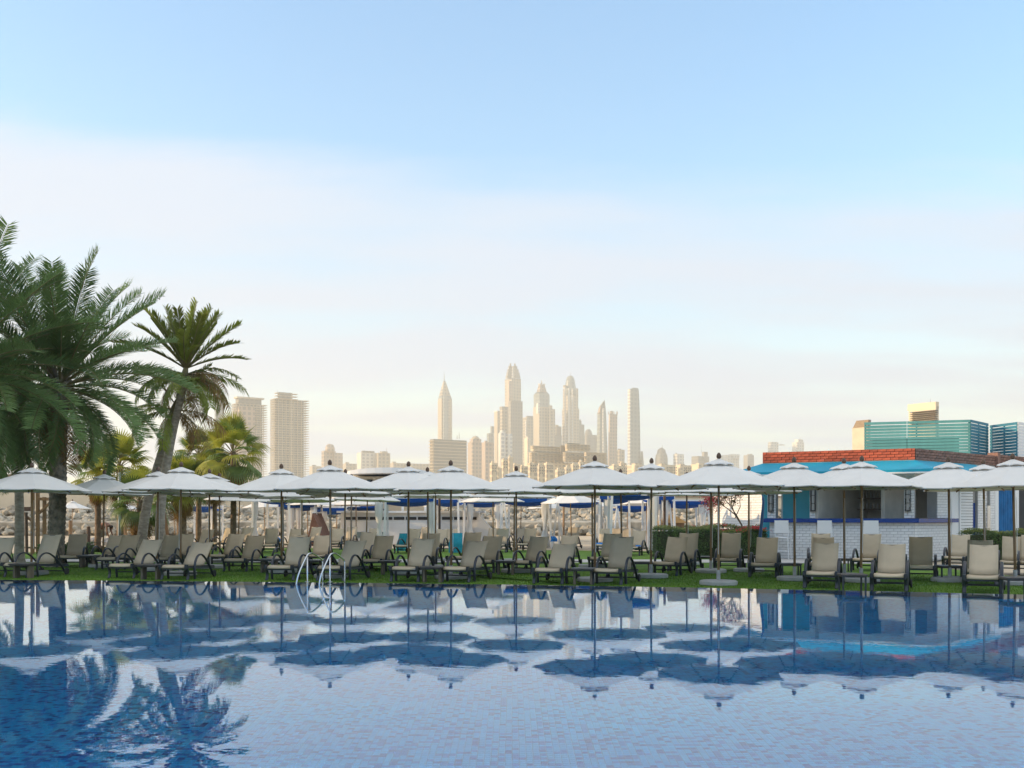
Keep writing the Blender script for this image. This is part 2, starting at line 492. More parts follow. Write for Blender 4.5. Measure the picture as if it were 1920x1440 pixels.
b = MB()
poly = [(XL, YN)] + [(p.x, p.y) for p in EDGE] + [(XR, YN)]
b.add([(x, y, DEEP) for x, y in poly], [tuple(range(len(poly) - 1, -1, -1))])
pool_floor = b.build('pool_floor', M['mosaic']); tag(pool_floor, kind='structure')
# mosaic tiles laid on the floor where they show largest: 300 single tiles, the rest joined
T, Gp = 0.05, 0.0035
tb = MB()
def tile_prism(mb, x, y, z0, h):
    a, e = Gp / 2, T - Gp / 2
    i = 0.003
    mb.add([(x + a, y + a, z0), (x + e, y + a, z0), (x + e, y + e, z0), (x + a, y + e, z0),
            (x + a + i, y + a + i, z0 + h), (x + e - i, y + a + i, z0 + h), (x + e - i, y + e - i, z0 + h), (x + a + i, y + e - i, z0 + h)],
           [(4, 5, 6, 7), (0, 1, 5, 4), (1, 2, 6, 5), (2, 3, 7, 6), (3, 0, 4, 7)])
tile_prism(tb, 0, 0, 0, 0.006)
tile_me = tb.mesh('pool_tile', M['mosaic'])
ty0, ty1 = 7.0, 11.4
rows = int((ty1 - ty0) / T)
V, F, nb, cnt = [], [], 0, 0
rs = np.random.RandomState(3)
tmpl_v = np.array(tile_me.vertices[0].co[:] and [v.co[:] for v in tile_me.vertices])
tmpl_f = np.array([tuple(p.vertices) for p in tile_me.polygons])
allv, allf = [], []
for r_ in range(rows):
    y = ty0 + r_ * T
    half = y * 0.56
    i0, i1 = int(-half / T), int(half / T)
    for i in range(i0, i1 + 1):
        h = rs.uniform(-0.0015, 0.0015)
        if 10 <= r_ < 14 and -38 <= i < 37 and cnt < 300:
            inst('pool_tile', tile_me, pool_floor, (i * T, y, DEEP + 0.001 + h)); cnt += 1
        else:
            allv.append(tmpl_v + np.array((i * T, y, DEEP + 0.001 + h)))
            allf.append(tmpl_f + 8 * len(allf))
me = bpy.data.meshes.new('mosaic_tiles')
me.from_pydata(np.concatenate(allv).tolist(), [], np.concatenate(allf).tolist())
me.materials.append(M['mosaic'])
tag(inst('mosaic_tiles', me, pool_floor), kind='stuff')

b = MB()
n = len(EDGE)
b.add([(p.x, p.y, DEEP) for p in EDGE] + [(p.x, p.y, -0.008) for p in EDGE], [(i, i + 1, n + i + 1, n + i) for i in range(n - 1)])
b.add([(XL, YN, DEEP), (EDGE[0].x, EDGE[0].y, DEEP), (EDGE[0].x, EDGE[0].y, -0.008), (XL, YN, -0.008)], [(0, 1, 2, 3)])
b.add([(XR, YN, DEEP), (EDGE[-1].x, EDGE[-1].y, DEEP), (EDGE[-1].x, EDGE[-1].y, -0.008), (XR, YN, -0.008)], [(3, 2, 1, 0)])
b.add([(XL, YN, DEEP), (XR, YN, DEEP), (XR, YN, -0.008), (XL, YN, -0.008)], [(3, 2, 1, 0)])
tag(b.build('pool_wall', M['wall_tile']), kind='structure')
b = MB()
o1, o2 = edge_off(0.0), edge_off(0.22)
b.add([(p.x, p.y, -0.008) for p in o1] + [(p.x, p.y, -0.012) for p in o2] + [(p.x, p.y, -0.2) for p in o2],
      [(i, i + 1, n + i + 1, n + i) for i in range(n - 1)] + [(n + i, n + i + 1, 2 * n + i + 1, 2 * n + i) for i in range(n - 1)])
tag(b.build('pool_coping', M['coping']), kind='structure')

# water: one refracting sheet with fine ripples
wm = bpy.data.materials.new('pool_water'); wm.use_nodes = True
n_ = wm.node_tree.nodes; l_ = wm.node_tree.links; n_.remove(n_['Principled BSDF'])
gl = n_.new('ShaderNodeBsdfGlass'); gl.inputs['IOR'].default_value = 1.62; gl.inputs['Roughness'].default_value = 0.0
gl.inputs['Color'].default_value = (0.93, 0.985, 1.0, 1)
tcw = n_.new('ShaderNodeTexCoord')
hs = None
for sc_, det, amp, stx in ((1.7, 2, 0.5, (1, 1, 1)), (6.5, 2, 0.30, (1, 1.25, 1)), (0.4, 1, 0.5, (1, 1, 1))):
    mpw = n_.new('ShaderNodeMapping'); mpw.inputs['Scale'].default_value = stx; mpw.inputs['Rotation'].default_value = (0, 0, R(17))
    l_.new(tcw.outputs['Object'], mpw.inputs[0])
    nw = n_.new('ShaderNodeTexNoise'); nw.inputs['Scale'].default_value = sc_; nw.inputs['Detail'].default_value = det; nw.inputs['Roughness'].default_value = 0.45
    l_.new(mpw.outputs[0], nw.inputs['Vector'])
    q = n_.new('ShaderNodeMath'); q.operation = 'MULTIPLY'; q.inputs[1].default_value = amp
    l_.new(nw.outputs[0], q.inputs[0])
    if hs is None: hs = q.outputs[0]
    else:
        a_ = n_.new('ShaderNodeMath'); a_.operation = 'ADD'; l_.new(hs, a_.inputs[0]); l_.new(q.outputs[0], a_.inputs[1]); hs = a_.outputs[0]
bw = n_.new('ShaderNodeBump'); bw.inputs['Strength'].default_value = 1.0; bw.inputs['Distance'].default_value = 0.00095
l_.new(hs, bw.inputs['Height']); l_.new(bw.outputs[0], gl.inputs['Normal'])
l_.new(gl.outputs[0], n_['Material Output'].inputs['Surface'])
b = MB()
e2 = edge_off(0.03)
wp = [(XL, YN)] + [(p.x, p.y) for p in e2] + [(XR, YN)]
b.add([(x, y, 0) for x, y in wp], [tuple(range(len(wp) - 1, -1, -1))])
tag(b.build('pool_water', wm), kind='structure')

b = MB()   # paved deck the photograph is taken from
b.box(((XL + XR) / 2, YN - 20, -0.8), (XR - XL, 40, 1.66))
tag(b.build('pool_deck', M['pave']), kind='structure')

# one wide sheet of ground round the pool, out to the horizon
b = MB()
o3 = edge_off(0.2)
gp = [(-5000, o3[0].y)] + [(p.x, p.y) for p in o3] + [(5000, o3[-1].y), (5000, 4200), (-5000, 4200)]
b.add([(x, y, -0.14) for x, y in gp], [tuple(range(len(gp) - 1, -1, -1))])
b.add([(-5000, -200, -0.14), (XL, -200, -0.14), (XL, o3[0].y, -0.14), (-5000, o3[0].y, -0.14)], [(0, 1, 2, 3)])
b.add([(XR, -200, -0.14), (5000, -200, -0.14), (5000, o3[-1].y, -0.14), (XR, o3[-1].y, -0.14)], [(0, 1, 2, 3)])
b.add([(XL, -200, -0.14), (XR, -200, -0.14), (XR, -38, -0.14), (XL, -38, -0.14)], [(0, 1, 2, 3)])
tag(b.build('ground', M['sand']), kind='structure')

M['grass'] = mat('lawn_green', (0.095, 0.20, 0.025), 0.9, var=0.22, vscale=0.9, bump=0.6, bscale=60, col2=(0.14, 0.245, 0.03), spec=0.2, detail=8)
M['blade'] = mat('grass_blade', (0.12, 0.23, 0.028), 0.8, var=0.3, vscale=3, transl=0.25, spec=0.2)
b = MB()
o4 = edge_off(0.23)
lp = [(p.x, p.y) for p in o4] + [(XR, 33.6), (7.6, 34.4), (6.6, 46), (-6, 50), (-26, 53), (XL, 53)]
b.add([(x, y, LAWN) for x, y in lp], [tuple(range(len(lp) - 1, -1, -1))])
tag(b.build('lawn', M['grass']), kind='structure')
rs = np.random.RandomState(11)
N = 70000
gx = rs.uniform(-15, 14, N); dd = rs.uniform(0.24, 1, N) ** 1.6 * 9.0
gy = np.array([edge_y(x) for x in gx]) + dd + 0.05
hh = rs.uniform(0.018, 0.038, N); th = rs.uniform(0, math.pi, N); lx = rs.uniform(-0.02, 0.02, N); ly = rs.uniform(-0.02, 0.02, N)
w_ = 0.007
v0 = np.stack([gx - w_ * np.cos(th), gy - w_ * np.sin(th), np.full(N, LAWN)], 1)
v1 = np.stack([gx + w_ * np.cos(th), gy + w_ * np.sin(th), np.full(N, LAWN)], 1)
v2 = np.stack([gx + lx, gy + ly, LAWN + hh], 1)
vv = np.stack([v0, v1, v2], 1).reshape(-1, 3)
me = bpy.data.meshes.new('grass')
me.vertices.add(3 * N); me.vertices.foreach_set('co', vv.ravel())
me.loops.add(3 * N); me.loops.foreach_set('vertex_index', np.arange(3 * N))
me.polygons.add(N); me.polygons.foreach_set('loop_start', np.arange(0, 3 * N, 3)); me.polygons.foreach_set('loop_total', np.full(N, 3))
me.update(calc_edges=True); me.materials.append(M['blade'])
tag(inst('grass', me), kind='stuff')
b = MB()
b.add([(x, y, LAWN + 0.004) for x, y in ((-30, 35.2), (7.6, 34.4), (7.6, 36.9), (-30, 37.7))], [(0, 1, 2, 3)])
tag(b.build('garden_path', M['pave']), kind='structure')
b = MB()
b.add([(x, y, LAWN + 0.008) for x, y in ((7.6, 34.2), (XR, 33.4), (34, 60), (6.0, 60))], [(0, 1, 2, 3)])
tag(b.build('bar_terrace', M['pave']), kind='structure')

# the resort block beyond the frame, whose long evening shade lies over the pool garden
hot = thing('hotel_block', 'long pale resort block beside the pool that throws its shade over the garden', 'hotel', (-72, -55, -0.14))
b = MB(); b.box((0, 0, 9.85), (24, 180, 19.7)); b.build('wall', M['beige_wall'], hot)
b = MB(); b.box((0, 0, 19.8), (24.2, 180.2, 0.2)); b.build('roof', M['pave'], hot)
for fl in range(6):
    b = MB(); b.box((12.75, 0, 3.2 + fl * 3.0), (1.5, 178, 0.22)); b.box((13.4, 0, 3.85 + fl * 3.0), (0.06, 178, 1.0)); b.build('balcony', M['trim'], hot)
wmb = MB(); wmb.box((0, 0, 0), (0.06, 3.2, 2.2)); wme = wmb.mesh('window', M['lantern_glass'])
for fl in range(6):
    for k in range(20):
        inst('window', wme, hot, (12.02, -80 + k * 8.4, 1.4 + fl * 3.0))

# the air: evening haze over the whole place
hz = bpy.data.materials.new('haze_air'); hz.use_nodes = True
hn = hz.node_tree.nodes; hl = hz.node_tree.links; hn.remove(hn['Principled BSDF'])
pv = hn.new('ShaderNodeVolumePrincipled')
pv.inputs['Density'].default_value = 0.00026
pv.inputs['Anisotropy'].default_value = 0.25
pv.inputs['Color'].default_value = (1.0, 0.965, 0.85, 1)
hl.new(pv.outputs[0], hn['Material Output'].inputs['Volume'])
b = MB(); b.box((0, 2025, 217), (10100, 4550, 440))
tag(b.build('haze', hz), kind='stuff')
# ------------------------------------------------------------------ parasols
ORD = ['first', 'second', 'third', 'fourth', 'fifth', 'sixth', 'seventh', 'eighth', 'ninth', 'tenth', 'eleventh', 'twelfth', 'thirteenth', 'fourteenth',
       'fifteenth', 'sixteenth', 'seventeenth', 'eighteenth', 'nineteenth', 'twentieth', 'twenty-first', 'twenty-second', 'twenty-third', 'twenty-fourth']
APEX, RIM, RAD = 2.84, 2.27, 1.52
def canopy_mb(seed):
    r_ = random.Random(seed)
    mb = MB()
    K, S = 8, 6
    prof = [(0.05, APEX - 0.03), (0.30, APEX - 0.128), (0.62, APEX - 0.243), (1.0, APEX - 0.382), (1.3, APEX - 0.492), (RAD, RIM)]
    rings = []
    for ri, (r, z) in enumerate(prof):
        ring = []
        for k in range(K):
            for s in range(S):
                t = s / S
                a0, a1 = 2 * math.pi * k / K, 2 * math.pi * (k + 1) / K
                p0 = Vector((math.cos(a0) * r, math.sin(a0) * r, z)); p1 = Vector((math.cos(a1) * r, math.sin(a1) * r, z))
                p = p0.lerp(p1, t)
                sag = 4 * t * (1 - t) * (0.010 * r + 0.003 * r_.uniform(-1, 1))
                p.z -= sag
                rad = 1 - 4 * t * (1 - t) * (0.03 if ri == len(prof) - 1 else 0.0)
                p.x *= rad; p.y *= rad
                ring.append(p)
        rings.append(ring)
    hem = [Vector((p.x * 0.997, p.y * 0.997, p.z - 0.02)) for p in rings[-1]]
    n = K * S
    rings.append(hem)
    vs = [p for r in rings for p in r]; fs = []
    for i in range(len(rings) - 1):
        for j in range(n):
            j2 = (j + 1) % n
            fs.append((i * n + j, (i + 1) * n + j, (i + 1) * n + j2, i * n + j2))
    return mb.add(vs, fs)
def vent_mb():
    mb = MB(); K, S = 8, 6; n = K * S; rings = []
    for ri, (r, z) in enumerate([(0.03, APEX + 0.035), (0.15, APEX - 0.012), (0.345, APEX - 0.090), (0.36, APEX - 0.118)]):
        ring = []
        for k in range(K):
            for s in range(S):
                t = s / S
                a0, a1 = 2 * math.pi * k / K, 2 * math.pi * (k + 1) / K
                p = Vector((math.cos(a0) * r, math.sin(a0) * r, z)).lerp(Vector((math.cos(a1) * r, math.sin(a1) * r, z)), t)
                if ri >= 2: p.z += 0.022 * math.sin(math.pi * t)
                ring.append(p)
        rings.append(ring)
    fs = []
    for i in range(3):
        for j in range(n):
            j2 = (j + 1) % n
            fs.append((i * n + j, (i + 1) * n + j, (i + 1) * n + j2, i * n + j2))
    mb.add([p for r in rings for p in r], fs)
    top = MB(); return mb
UM = {}
UM['canopy'] = [canopy_mb(i).mesh('canopy', M['canvas']) for i in range(4)]
for me_ in UM['canopy']:
    me_.polygons.foreach_set('use_smooth', [True] * len(me_.polygons)); me_.set_sharp_from_angle(angle=R(9))
UM['vent'] = vent_mb().mesh('vent_cap', M['canvas'])
b = MB(); b.lathe([(0.030, 0.06), (0.030, 0.9), (0.026, 2.0), (0.024, APEX + 0.03)], 10); UM['pole'] = b.mesh('pole', M['pole'], True)
b = MB(); b.lathe([(0.02, APEX + 0.03), (0.05, APEX + 0.055), (0.058, APEX + 0.09), (0.045, APEX + 0.14), (0.016, APEX + 0.175)], 10); UM['finial'] = b.mesh('finial', M['finial'], True)
b = MB(); b.lathe([(0.41, 0.0), (0.43, 0.015), (0.43, 0.085), (0.40, 0.105), (0.10, 0.115)], 28); UM['base'] = b.mesh('base', M['concrete'])
b = MB(); b.lathe([(0.045, 0.11), (0.045, 0.34)], 10); UM['sleeve'] = b.mesh('sleeve', M['concrete'])
b = MB(); b.lathe([(0.03, 2.27), (0.055, 2.28), (0.055, 2.34), (0.03, 2.36)], 12); UM['hub'] = b.mesh('hub', M['pole'])
b = MB()
b.bar((0.05, 0, APEX - 0.10), (RAD - 0.02, 0, RIM - 0.03), 0.022, 0.03); 
UM['rib'] = b.mesh('rib', M['pole'])
b = MB(); b.bar((0.05, 0, 2.31), (0.62, 0, APEX - 0.31), 0.018, 0.022); UM['strut'] = b.mesh('strut', M['pole'])
b = MB(); b.tube([(0.04, 0.03, 0.7), (0.05, 0.035, 1.3), (0.045, 0.03, 2.0)], 0.006, 5); UM['cord'] = b.mesh('pull_cord', M['trim'])
umb_rnd = random.Random(21)
def parasol(x, Y, label, group, full=True, lean=(0, 0), s=1.0, z=LAWN):
    X = PX(x, Y)
    t = thing('parasol', label, 'parasol', (X, Y, z), umb_rnd.uniform(0, 0.785), group)
    t.rotation_euler = (R(lean[0]), R(lean[1]), t.rotation_euler[2])
    sc_ = s * umb_rnd.uniform(0.985, 1.015)
    t.scale = (sc_, sc_, sc_)
    inst('canopy', umb_rnd.choice(UM['canopy']), t)
    inst('vent_cap', UM['vent'], t)
    inst('pole', UM['pole'], t)
    inst('finial', UM['finial'], t)
    if full:
        inst('base', UM['base'], t); inst('sleeve', UM['sleeve'], t)
        inst('hub', UM['hub'], t)
        inst('pull_cord', UM['cord'], t, rot=(0, 0, umb_rnd.uniform(3.5, 5.5)))
    for k in range(8):
        rb = inst('rib', UM['rib'], t, rot=(0, 0, 2 * math.pi * k / 8))
        if full: inst('strut', UM['strut'], rb)
    return t
FRONT_U = [(59, 27.2), (338, 26.9), (528, 28.3), (620.5, 25.8), (766, 27.4), (846, 25.4), (968, 28.3), (1115.5, 24.3), (1220.5, 25.8), (1347, 23.1), (1490, 24.7), (1614.5, 24.0), (1781, 24.3), (1904, 23.2)]
FL = ['white parasol over the lounger nearest the thick date palm trunk, no dark finial in view',
      'broad white parasol just before the two leaning grey palm trunks',
      'white parasol standing before the unfinished towers, left of the pool ladder',
      'white parasol whose pole rises straight above the pool ladder',
      'white parasol with a scalloped vent cap, in front of the curved pavilion roof',
      'large white parasol rising before the broad unfinished block with the spired tower',
      'white parasol below the tallest skyline towers, its foot behind the front loungers',
      'large white parasol before the terraced hotel, between two front loungers',
      'white parasol below the tall plain skyline tower, beside the clipped hedge',
      'white parasol standing alone at the water edge on a round white base',
      'white parasol before the turquoise double door of the bar',
      'large white parasol before the dark bar opening, pole leaning by the middle stool',
      'white parasol with a tilted pole at the right end of the bar counter',
      'white parasol before the blue curtained door, cut by the picture edge']
for (x, Y), lb in zip(FRONT_U, FL):
    ln = {1781: (0, -1.6), 1904: (0, -1.4), 1614.5: (0, 0.5), 620.5: (0, -0.6)}.get(x, (umb_rnd.uniform(-.5, .5), umb_rnd.uniform(-.5, .5)))
    parasol(x, Y, lb, 'white parasols in the front row', lean=ln)
MID_U = [(193, 31.2), (294, 29.2), (392.5, 30.6), (646, 30.0), (804, 30.6), (1111, 31), (1166, 31.4), (1333, 28.2), (1404, 28.6), (1583.5, 25.9), (1848, 25.4),
         (412.5, 34.5), (531.5, 36), (658, 35.5), (816, 36), (963.5, 35), (1287, 33)]
MIDL = ['small looking white parasol above the bending man, beside the white lamp post',
        'white parasol half hidden behind the broad one at the leaning palm trunks',
        'white parasol under the fan palm crown, its rim dipping behind a front parasol',
        'white parasol whose dark finial peeps just right of the pole over the ladder',
        'white parasol tucked behind the one with the scalloped cap by the pavilion',
        'white parasol whose pole stands close behind that of the parasol before the terraced hotel',
        'white parasol with only rim and finial showing below the slender curved tower',
        'white parasol hidden behind the one on the round white base, pole beside the bougainvillea',
        'white parasol whose pole stands before the sunlit white brick wall',
        'white parasol peeping between two front ones before the bar opening',
        'white parasol with a tan finial near the brown parapet end',
        'low white parasol with a thin pole between the palm trunks and the blue shade',
        'white parasol close behind the pole of the one before the unfinished towers',
        'white parasol with a thin brown pole right of the ladder, third row',
        'white parasol behind the pavilion one, pole next to the dark post',
        'white parasol with its pole doubled beside the skyline tower one',
        'white parasol with a sunlit cream rim above the clipped hedge']
for (x, Y), lb in zip(MID_U, MIDL):
    parasol(x, Y, lb, 'white parasols behind the front row', lean=(umb_rnd.uniform(-1, 1), umb_rnd.uniform(-1, 1)))
BACK_U = [(446, 44.5), (566, 43.5), (577, 58), (686, 43.7), (925, 45.6), (1072, 50), (1049, 68), (976, 60), (135, 84), (232, 90), (328, 76), (497, 74), (630, 62), (710, 92),
          (842, 60), (878, 66), (1129, 66), (1176, 76), (1213, 56), (1020, 84), (1262, 70), (668, 58)]
BACKL = ['white parasol on the beach under the hanging skirt of the fan palm',
         'white parasol on the beach beside the gathered grey white curtain',
         'low white parasol on the beach left of the brown tent',
         'white parasol on the beach with a brown pole before the blue shade cloth',
         'cream sunlit parasol before the white sloping tent roof',
         'cream parasol with one bright sunlit panel, below the terraced hotel',
         'small far parasol with a thin pole before the breakwater rocks',
         'far cream parasol between white posts, left of the tied curtain',
         'tiny white beach parasol before the rocks, right of the thick palm trunk',
         'tiny half hidden beach parasol beside the white lamp post',
         'small beach parasol seen between the leaning palm trunks and a lit trunk',
         'small beach parasol at the sunlit sand wall, left of a tied curtain',
         'warm lit beach parasol whose canopy glows beside the brown tent',
         'tiny bluish white parasol before the long white beach hut',
         'wide cream parasol with a tan underside left of the sloping tent roof',
         'cream parasol overlapping the wide one at the sloping tent roof',
         'far parasol with a sunlit edge left of the blue shade sail',
         'tiny far parasol before the rocks under the blue shade sail',
         'far parasol with a reddish pole by the crossed white legs',
         'tiniest far white parasol low before the breakwater',
         'far white parasol above the low brown hut',
         'beach parasol with a warm tan underside beside a white curtain']
for (x, Y), lb in zip(BACK_U, BACKL):
    parasol(x, Y, lb, 'parasols back on the beach', full=False, lean=(umb_rnd.uniform(-2, 2), umb_rnd.uniform(-2, 2)))

# ------------------------------------------------------------------ sun loungers
SW = 0.29        # half width of the sling
def sling_sheet(pts, w, th=0.022):
    mb = MB()
    rings = []
    k = len(pts)
    for i, (y, z) in enumerate(pts):
        a = pts[max(i - 1, 0)]; c = pts[min(i + 1, k - 1)]
        ty, tz = c[0] - a[0], c[1] - a[1]; L = math.hypot(ty, tz); ny, nz = -tz / L, ty / L
        row = []
        for t in (-1, -0.5, 0, 0.5, 1):
            d = -0.018 * (1 - t * t)
            row.append((t * w, y + ny * d, z + nz * d))
        for t in (1, 0.5, 0, -0.5, -1):
            d = -0.018 * (1 - t * t) - th
            row.append((t * w, y + ny * d, z + nz * d))
        rings.append(row)
    return mb.loft(rings)
LM = {}
seat_pts = [(-0.03, 0.300), (-0.02, 0.335), (0.02, 0.362), (0.10, 0.372), (0.35, 0.366), (0.65, 0.352), (0.92, 0.340), (1.13, 0.338)]
LM['seat'] = sling_sheet(seat_pts, SW).mesh('seat', M['sling'], True)
HY, HZ, BL = 1.13, 0.345, 0.80
LM['back'] = {}
LM['backframe'] = {}
LM['prop'] = {}
ANG = (36, 44, 50, 56, 62, 68)
for a in ANG:
    ca, sa = math.cos(R(a)), math.sin(R(a))
    pts = [(HY + ca * t * BL - sa * 0.012 * math.sin(math.pi * t), HZ + sa * t * BL - ca * 0.0) for t in (0.0, 0.2, 0.5, 0.8, 0.94)]
    pts += [(HY + ca * 0.985 * BL + 0.01, HZ + sa * 0.985 * BL + 0.004), (HY + ca * BL + 0.035, HZ + sa * BL - 0.004)]
    LM['back'][a] = sling_sheet(pts, SW - 0.01, 0.024).mesh('backrest', M['sling'], True)
    mb = MB()
    for s in (-1, 1):
        mb.tube([(s * (SW - 0.03), HY + sa * 0.03, HZ - ca * 0.03), (s * (SW - 0.03), HY + ca * BL * 0.97 + sa * 0.03, HZ + sa * BL * 0.97 - ca * 0.03)], 0.017, 6)
    mb.tube([(-SW + 0.03, HY + ca * BL * 0.96 + sa * 0.03, HZ + sa * BL * 0.96 - ca * 0.03), (SW - 0.03, HY + ca * BL * 0.96 + sa * 0.03, HZ + sa * BL * 0.96 - ca * 0.03)], 0.015, 6)
    LM['backframe'][a] = mb.mesh('back_frame', M['frame'], True)
    mb = MB()
    for s in (0,):
        mb.bar((s * 0.22, HY + ca * 0.5, HZ + sa * 0.5 - 0.03), (0, min(HY + ca * 0.5 + 0.22, 1.62), 0.25), 0.02, 0.02)
    LM['prop'][a] = mb.mesh('prop', M['frame'])
RXo = SW + 0.045
def arc(p):   # smooth a polyline (Catmull-Rom)
    p = [Vector(q) for q in p]; out = []
    for i in range(len(p) - 1):
        p0, p1, p2, p3 = p[max(i - 1, 0)], p[i], p[i + 1], p[min(i + 2, len(p) - 1)]
        for k in range(5):
            t = k / 5
            out.append(0.5 * ((2 * p1) + (p2 - p0) * t + (2 * p0 - 5 * p1 + 4 * p2 - p3) * t * t + (3 * p1 - p0 - 3 * p2 + p3) * t ** 3))
    out.append(p[-1]); return out
mb = MB(); mb.tube(arc([(0, 0.46, 0.0), (0, 0.43, 0.20), (0, 0.47, 0.42), (0, 0.62, 0.575), (0, 0.84, 0.60), (0, 1.10, 0.47), (0, 1.38, 0.22), (0, 1.50, 0.06)]), 0.023, 8, ell=(1.5, 0.9)); LM['arm'] = mb.mesh('armrest', M['frame'], True)
mb = MB(); mb.tube(arc([(0, 0.0, 0.335), (0, 0.05, 0.27), (0, 0.10, 0.13), (0, 0.05, 0.0)]), 0.026, 8, ell=(1.5, 1.0)); LM['leg'] = mb.mesh('front_leg', M['frame'], True)
mb = MB(); mb.bar((0, -0.02, 0.325), (0, 1.66, 0.255), 0.032, 0.055); LM['rail'] = mb.mesh('side_rail', M['frame'])
mb = MB(); mb.bar((-RXo, 0, 0.29), (RXo, 0, 0.29), 0.03, 0.07); LM['cross'] = mb.mesh('cross_rail', M['frame'])
mb = MB(); mb.bar((-RXo, 0, 0.0), (RXo, 0, 0.0), 0.022, 0.03); LM['stretcher'] = mb.mesh('stretcher', M['frame'])
mb = MB()
ring = [(0.030, -0.022), (0.080, -0.022), (0.092, -0.012), (0.092, 0.012), (0.080, 0.022), (0.030, 0.022)]
mb.lathe(ring, 16); mb.v = [(v[2], v[0] + 1.50, v[1] + 0.092) for v in mb.v]; LM['wheel'] = mb.mesh('wheel', M['rubber'], False)
mb = MB(); mb.box((0, 0.0, 0.335), (0.06, 0.09, 0.095)); LM['cap'] = mb.mesh('corner_cap', M['frame'])
TOPZ = {a: (HY + math.cos(R(a)) * BL, HZ + math.sin(R(a)) * BL) for a in ANG}
def lounger(xf, fy, xb, yb, label, group, z=LAWN, parts=True):
    F = GP(xf, fy, z)
    best = None
    for a in ANG:
        ly, lz = TOPZ[a]
        lo, hi = R(-75), R(75)
        f = lambda th: 960 + FPX * (F.x + ly * math.sin(th)) / (F.y + ly * math.cos(th)) - xb
        for _ in range(40):
            mid = (lo + hi) / 2
            if f(mid) < 0: lo = mid
            else: hi = mid
        th = (lo + hi) / 2
        yy = HOR - FPX * (z + lz - CAMH) / (F.y + ly * math.cos(th))
        e = abs(yy - yb)
        if best is None or e < best[0]: best = (e, a, th)
    _, a, th = best
    t = thing('sun_lounger', label, 'sun lounger', F, -th, group)
    inst('seat', LM['seat'], t); inst('backrest', LM['back'][a], t); inst('back_frame', LM['backframe'][a], t)
    for s in (-1, 1):
        inst('armrest', LM['arm'], t, (s * (RXo + 0.012), 0, 0)); inst('front_leg', LM['leg'], t, (s * RXo, 0, 0))
        inst('side_rail', LM['rail'], t, (s * (SW + 0.03), 0, 0)); inst('wheel', LM['wheel'], t, (s * (RXo + 0.06), 0, 0))
        inst('corner_cap', LM['cap'], t, (s * (RXo - 0.002), 0, 0))
    inst('cross_rail', LM['cross'], t, (0, 0.02, 0)); inst('cross_rail', LM['cross'], t, (0, 1.64, -0.03))
    inst('stretcher', LM['stretcher'], t, (0, 0.44, 0.15)); inst('stretcher', LM['stretcher'], t, (0, 1.50, 0.10))
    inst('prop', LM['prop'][a], t, (-0.22, 0, 0)); inst('prop', LM['prop'][a], t, (0.22, 0, 0))
    return t
G1, G2, G3 = 'sun loungers in the front row by the pool', 'sun loungers in the second row', 'sun loungers in the back rows'
FRONT_L = [(-44, 1083, 10, 1008, 'front row lounger cut by the left picture edge'),
           (26, 1083, 98, 1002, 'front row lounger reclining under the parasol by the thick date palm'),
           (225, 1085, 287, 1010, 'front row lounger left of the brown legged side table by the leaning trunks'),
           (325, 1088, 381, 1016, 'front row lounger right of the brown legged table by the leaning trunks, lying lowest'),
           (523, 1089, 563, 1005, 'front row lounger partly behind the left rail of the pool ladder'),
           (617, 1090, 668, 1013, 'front row lounger seen through the right rail of the pool ladder'),
           (757, 1092, 794.5, 1011, 'front row lounger left of the pole before the broad unfinished block'),
           (852, 1092.5, 895, 1013, 'front row lounger right of the pole before the broad unfinished block'),
           (1026, 1096, 1059, 1019, 'front row lounger left of the parasol before the terraced hotel'),
           (1136, 1097, 1167, 1006, 'front row lounger right of the parasol before the terraced hotel'),
           (1538, 1104, 1549, 1018, 'front row lounger left of the low table before the bar, two more behind it'),
           (1666, 1109.5, 1673, 1019, 'front row lounger right of the low table before the bar'),
           (1842, 1114, 1845, 1019, 'front row lounger nearest the water before the right hedge')]
for xf, fy, xb, yb, lb in FRONT_L: lounger(xf, fy, xb, yb, 'taupe ' + lb, G1)
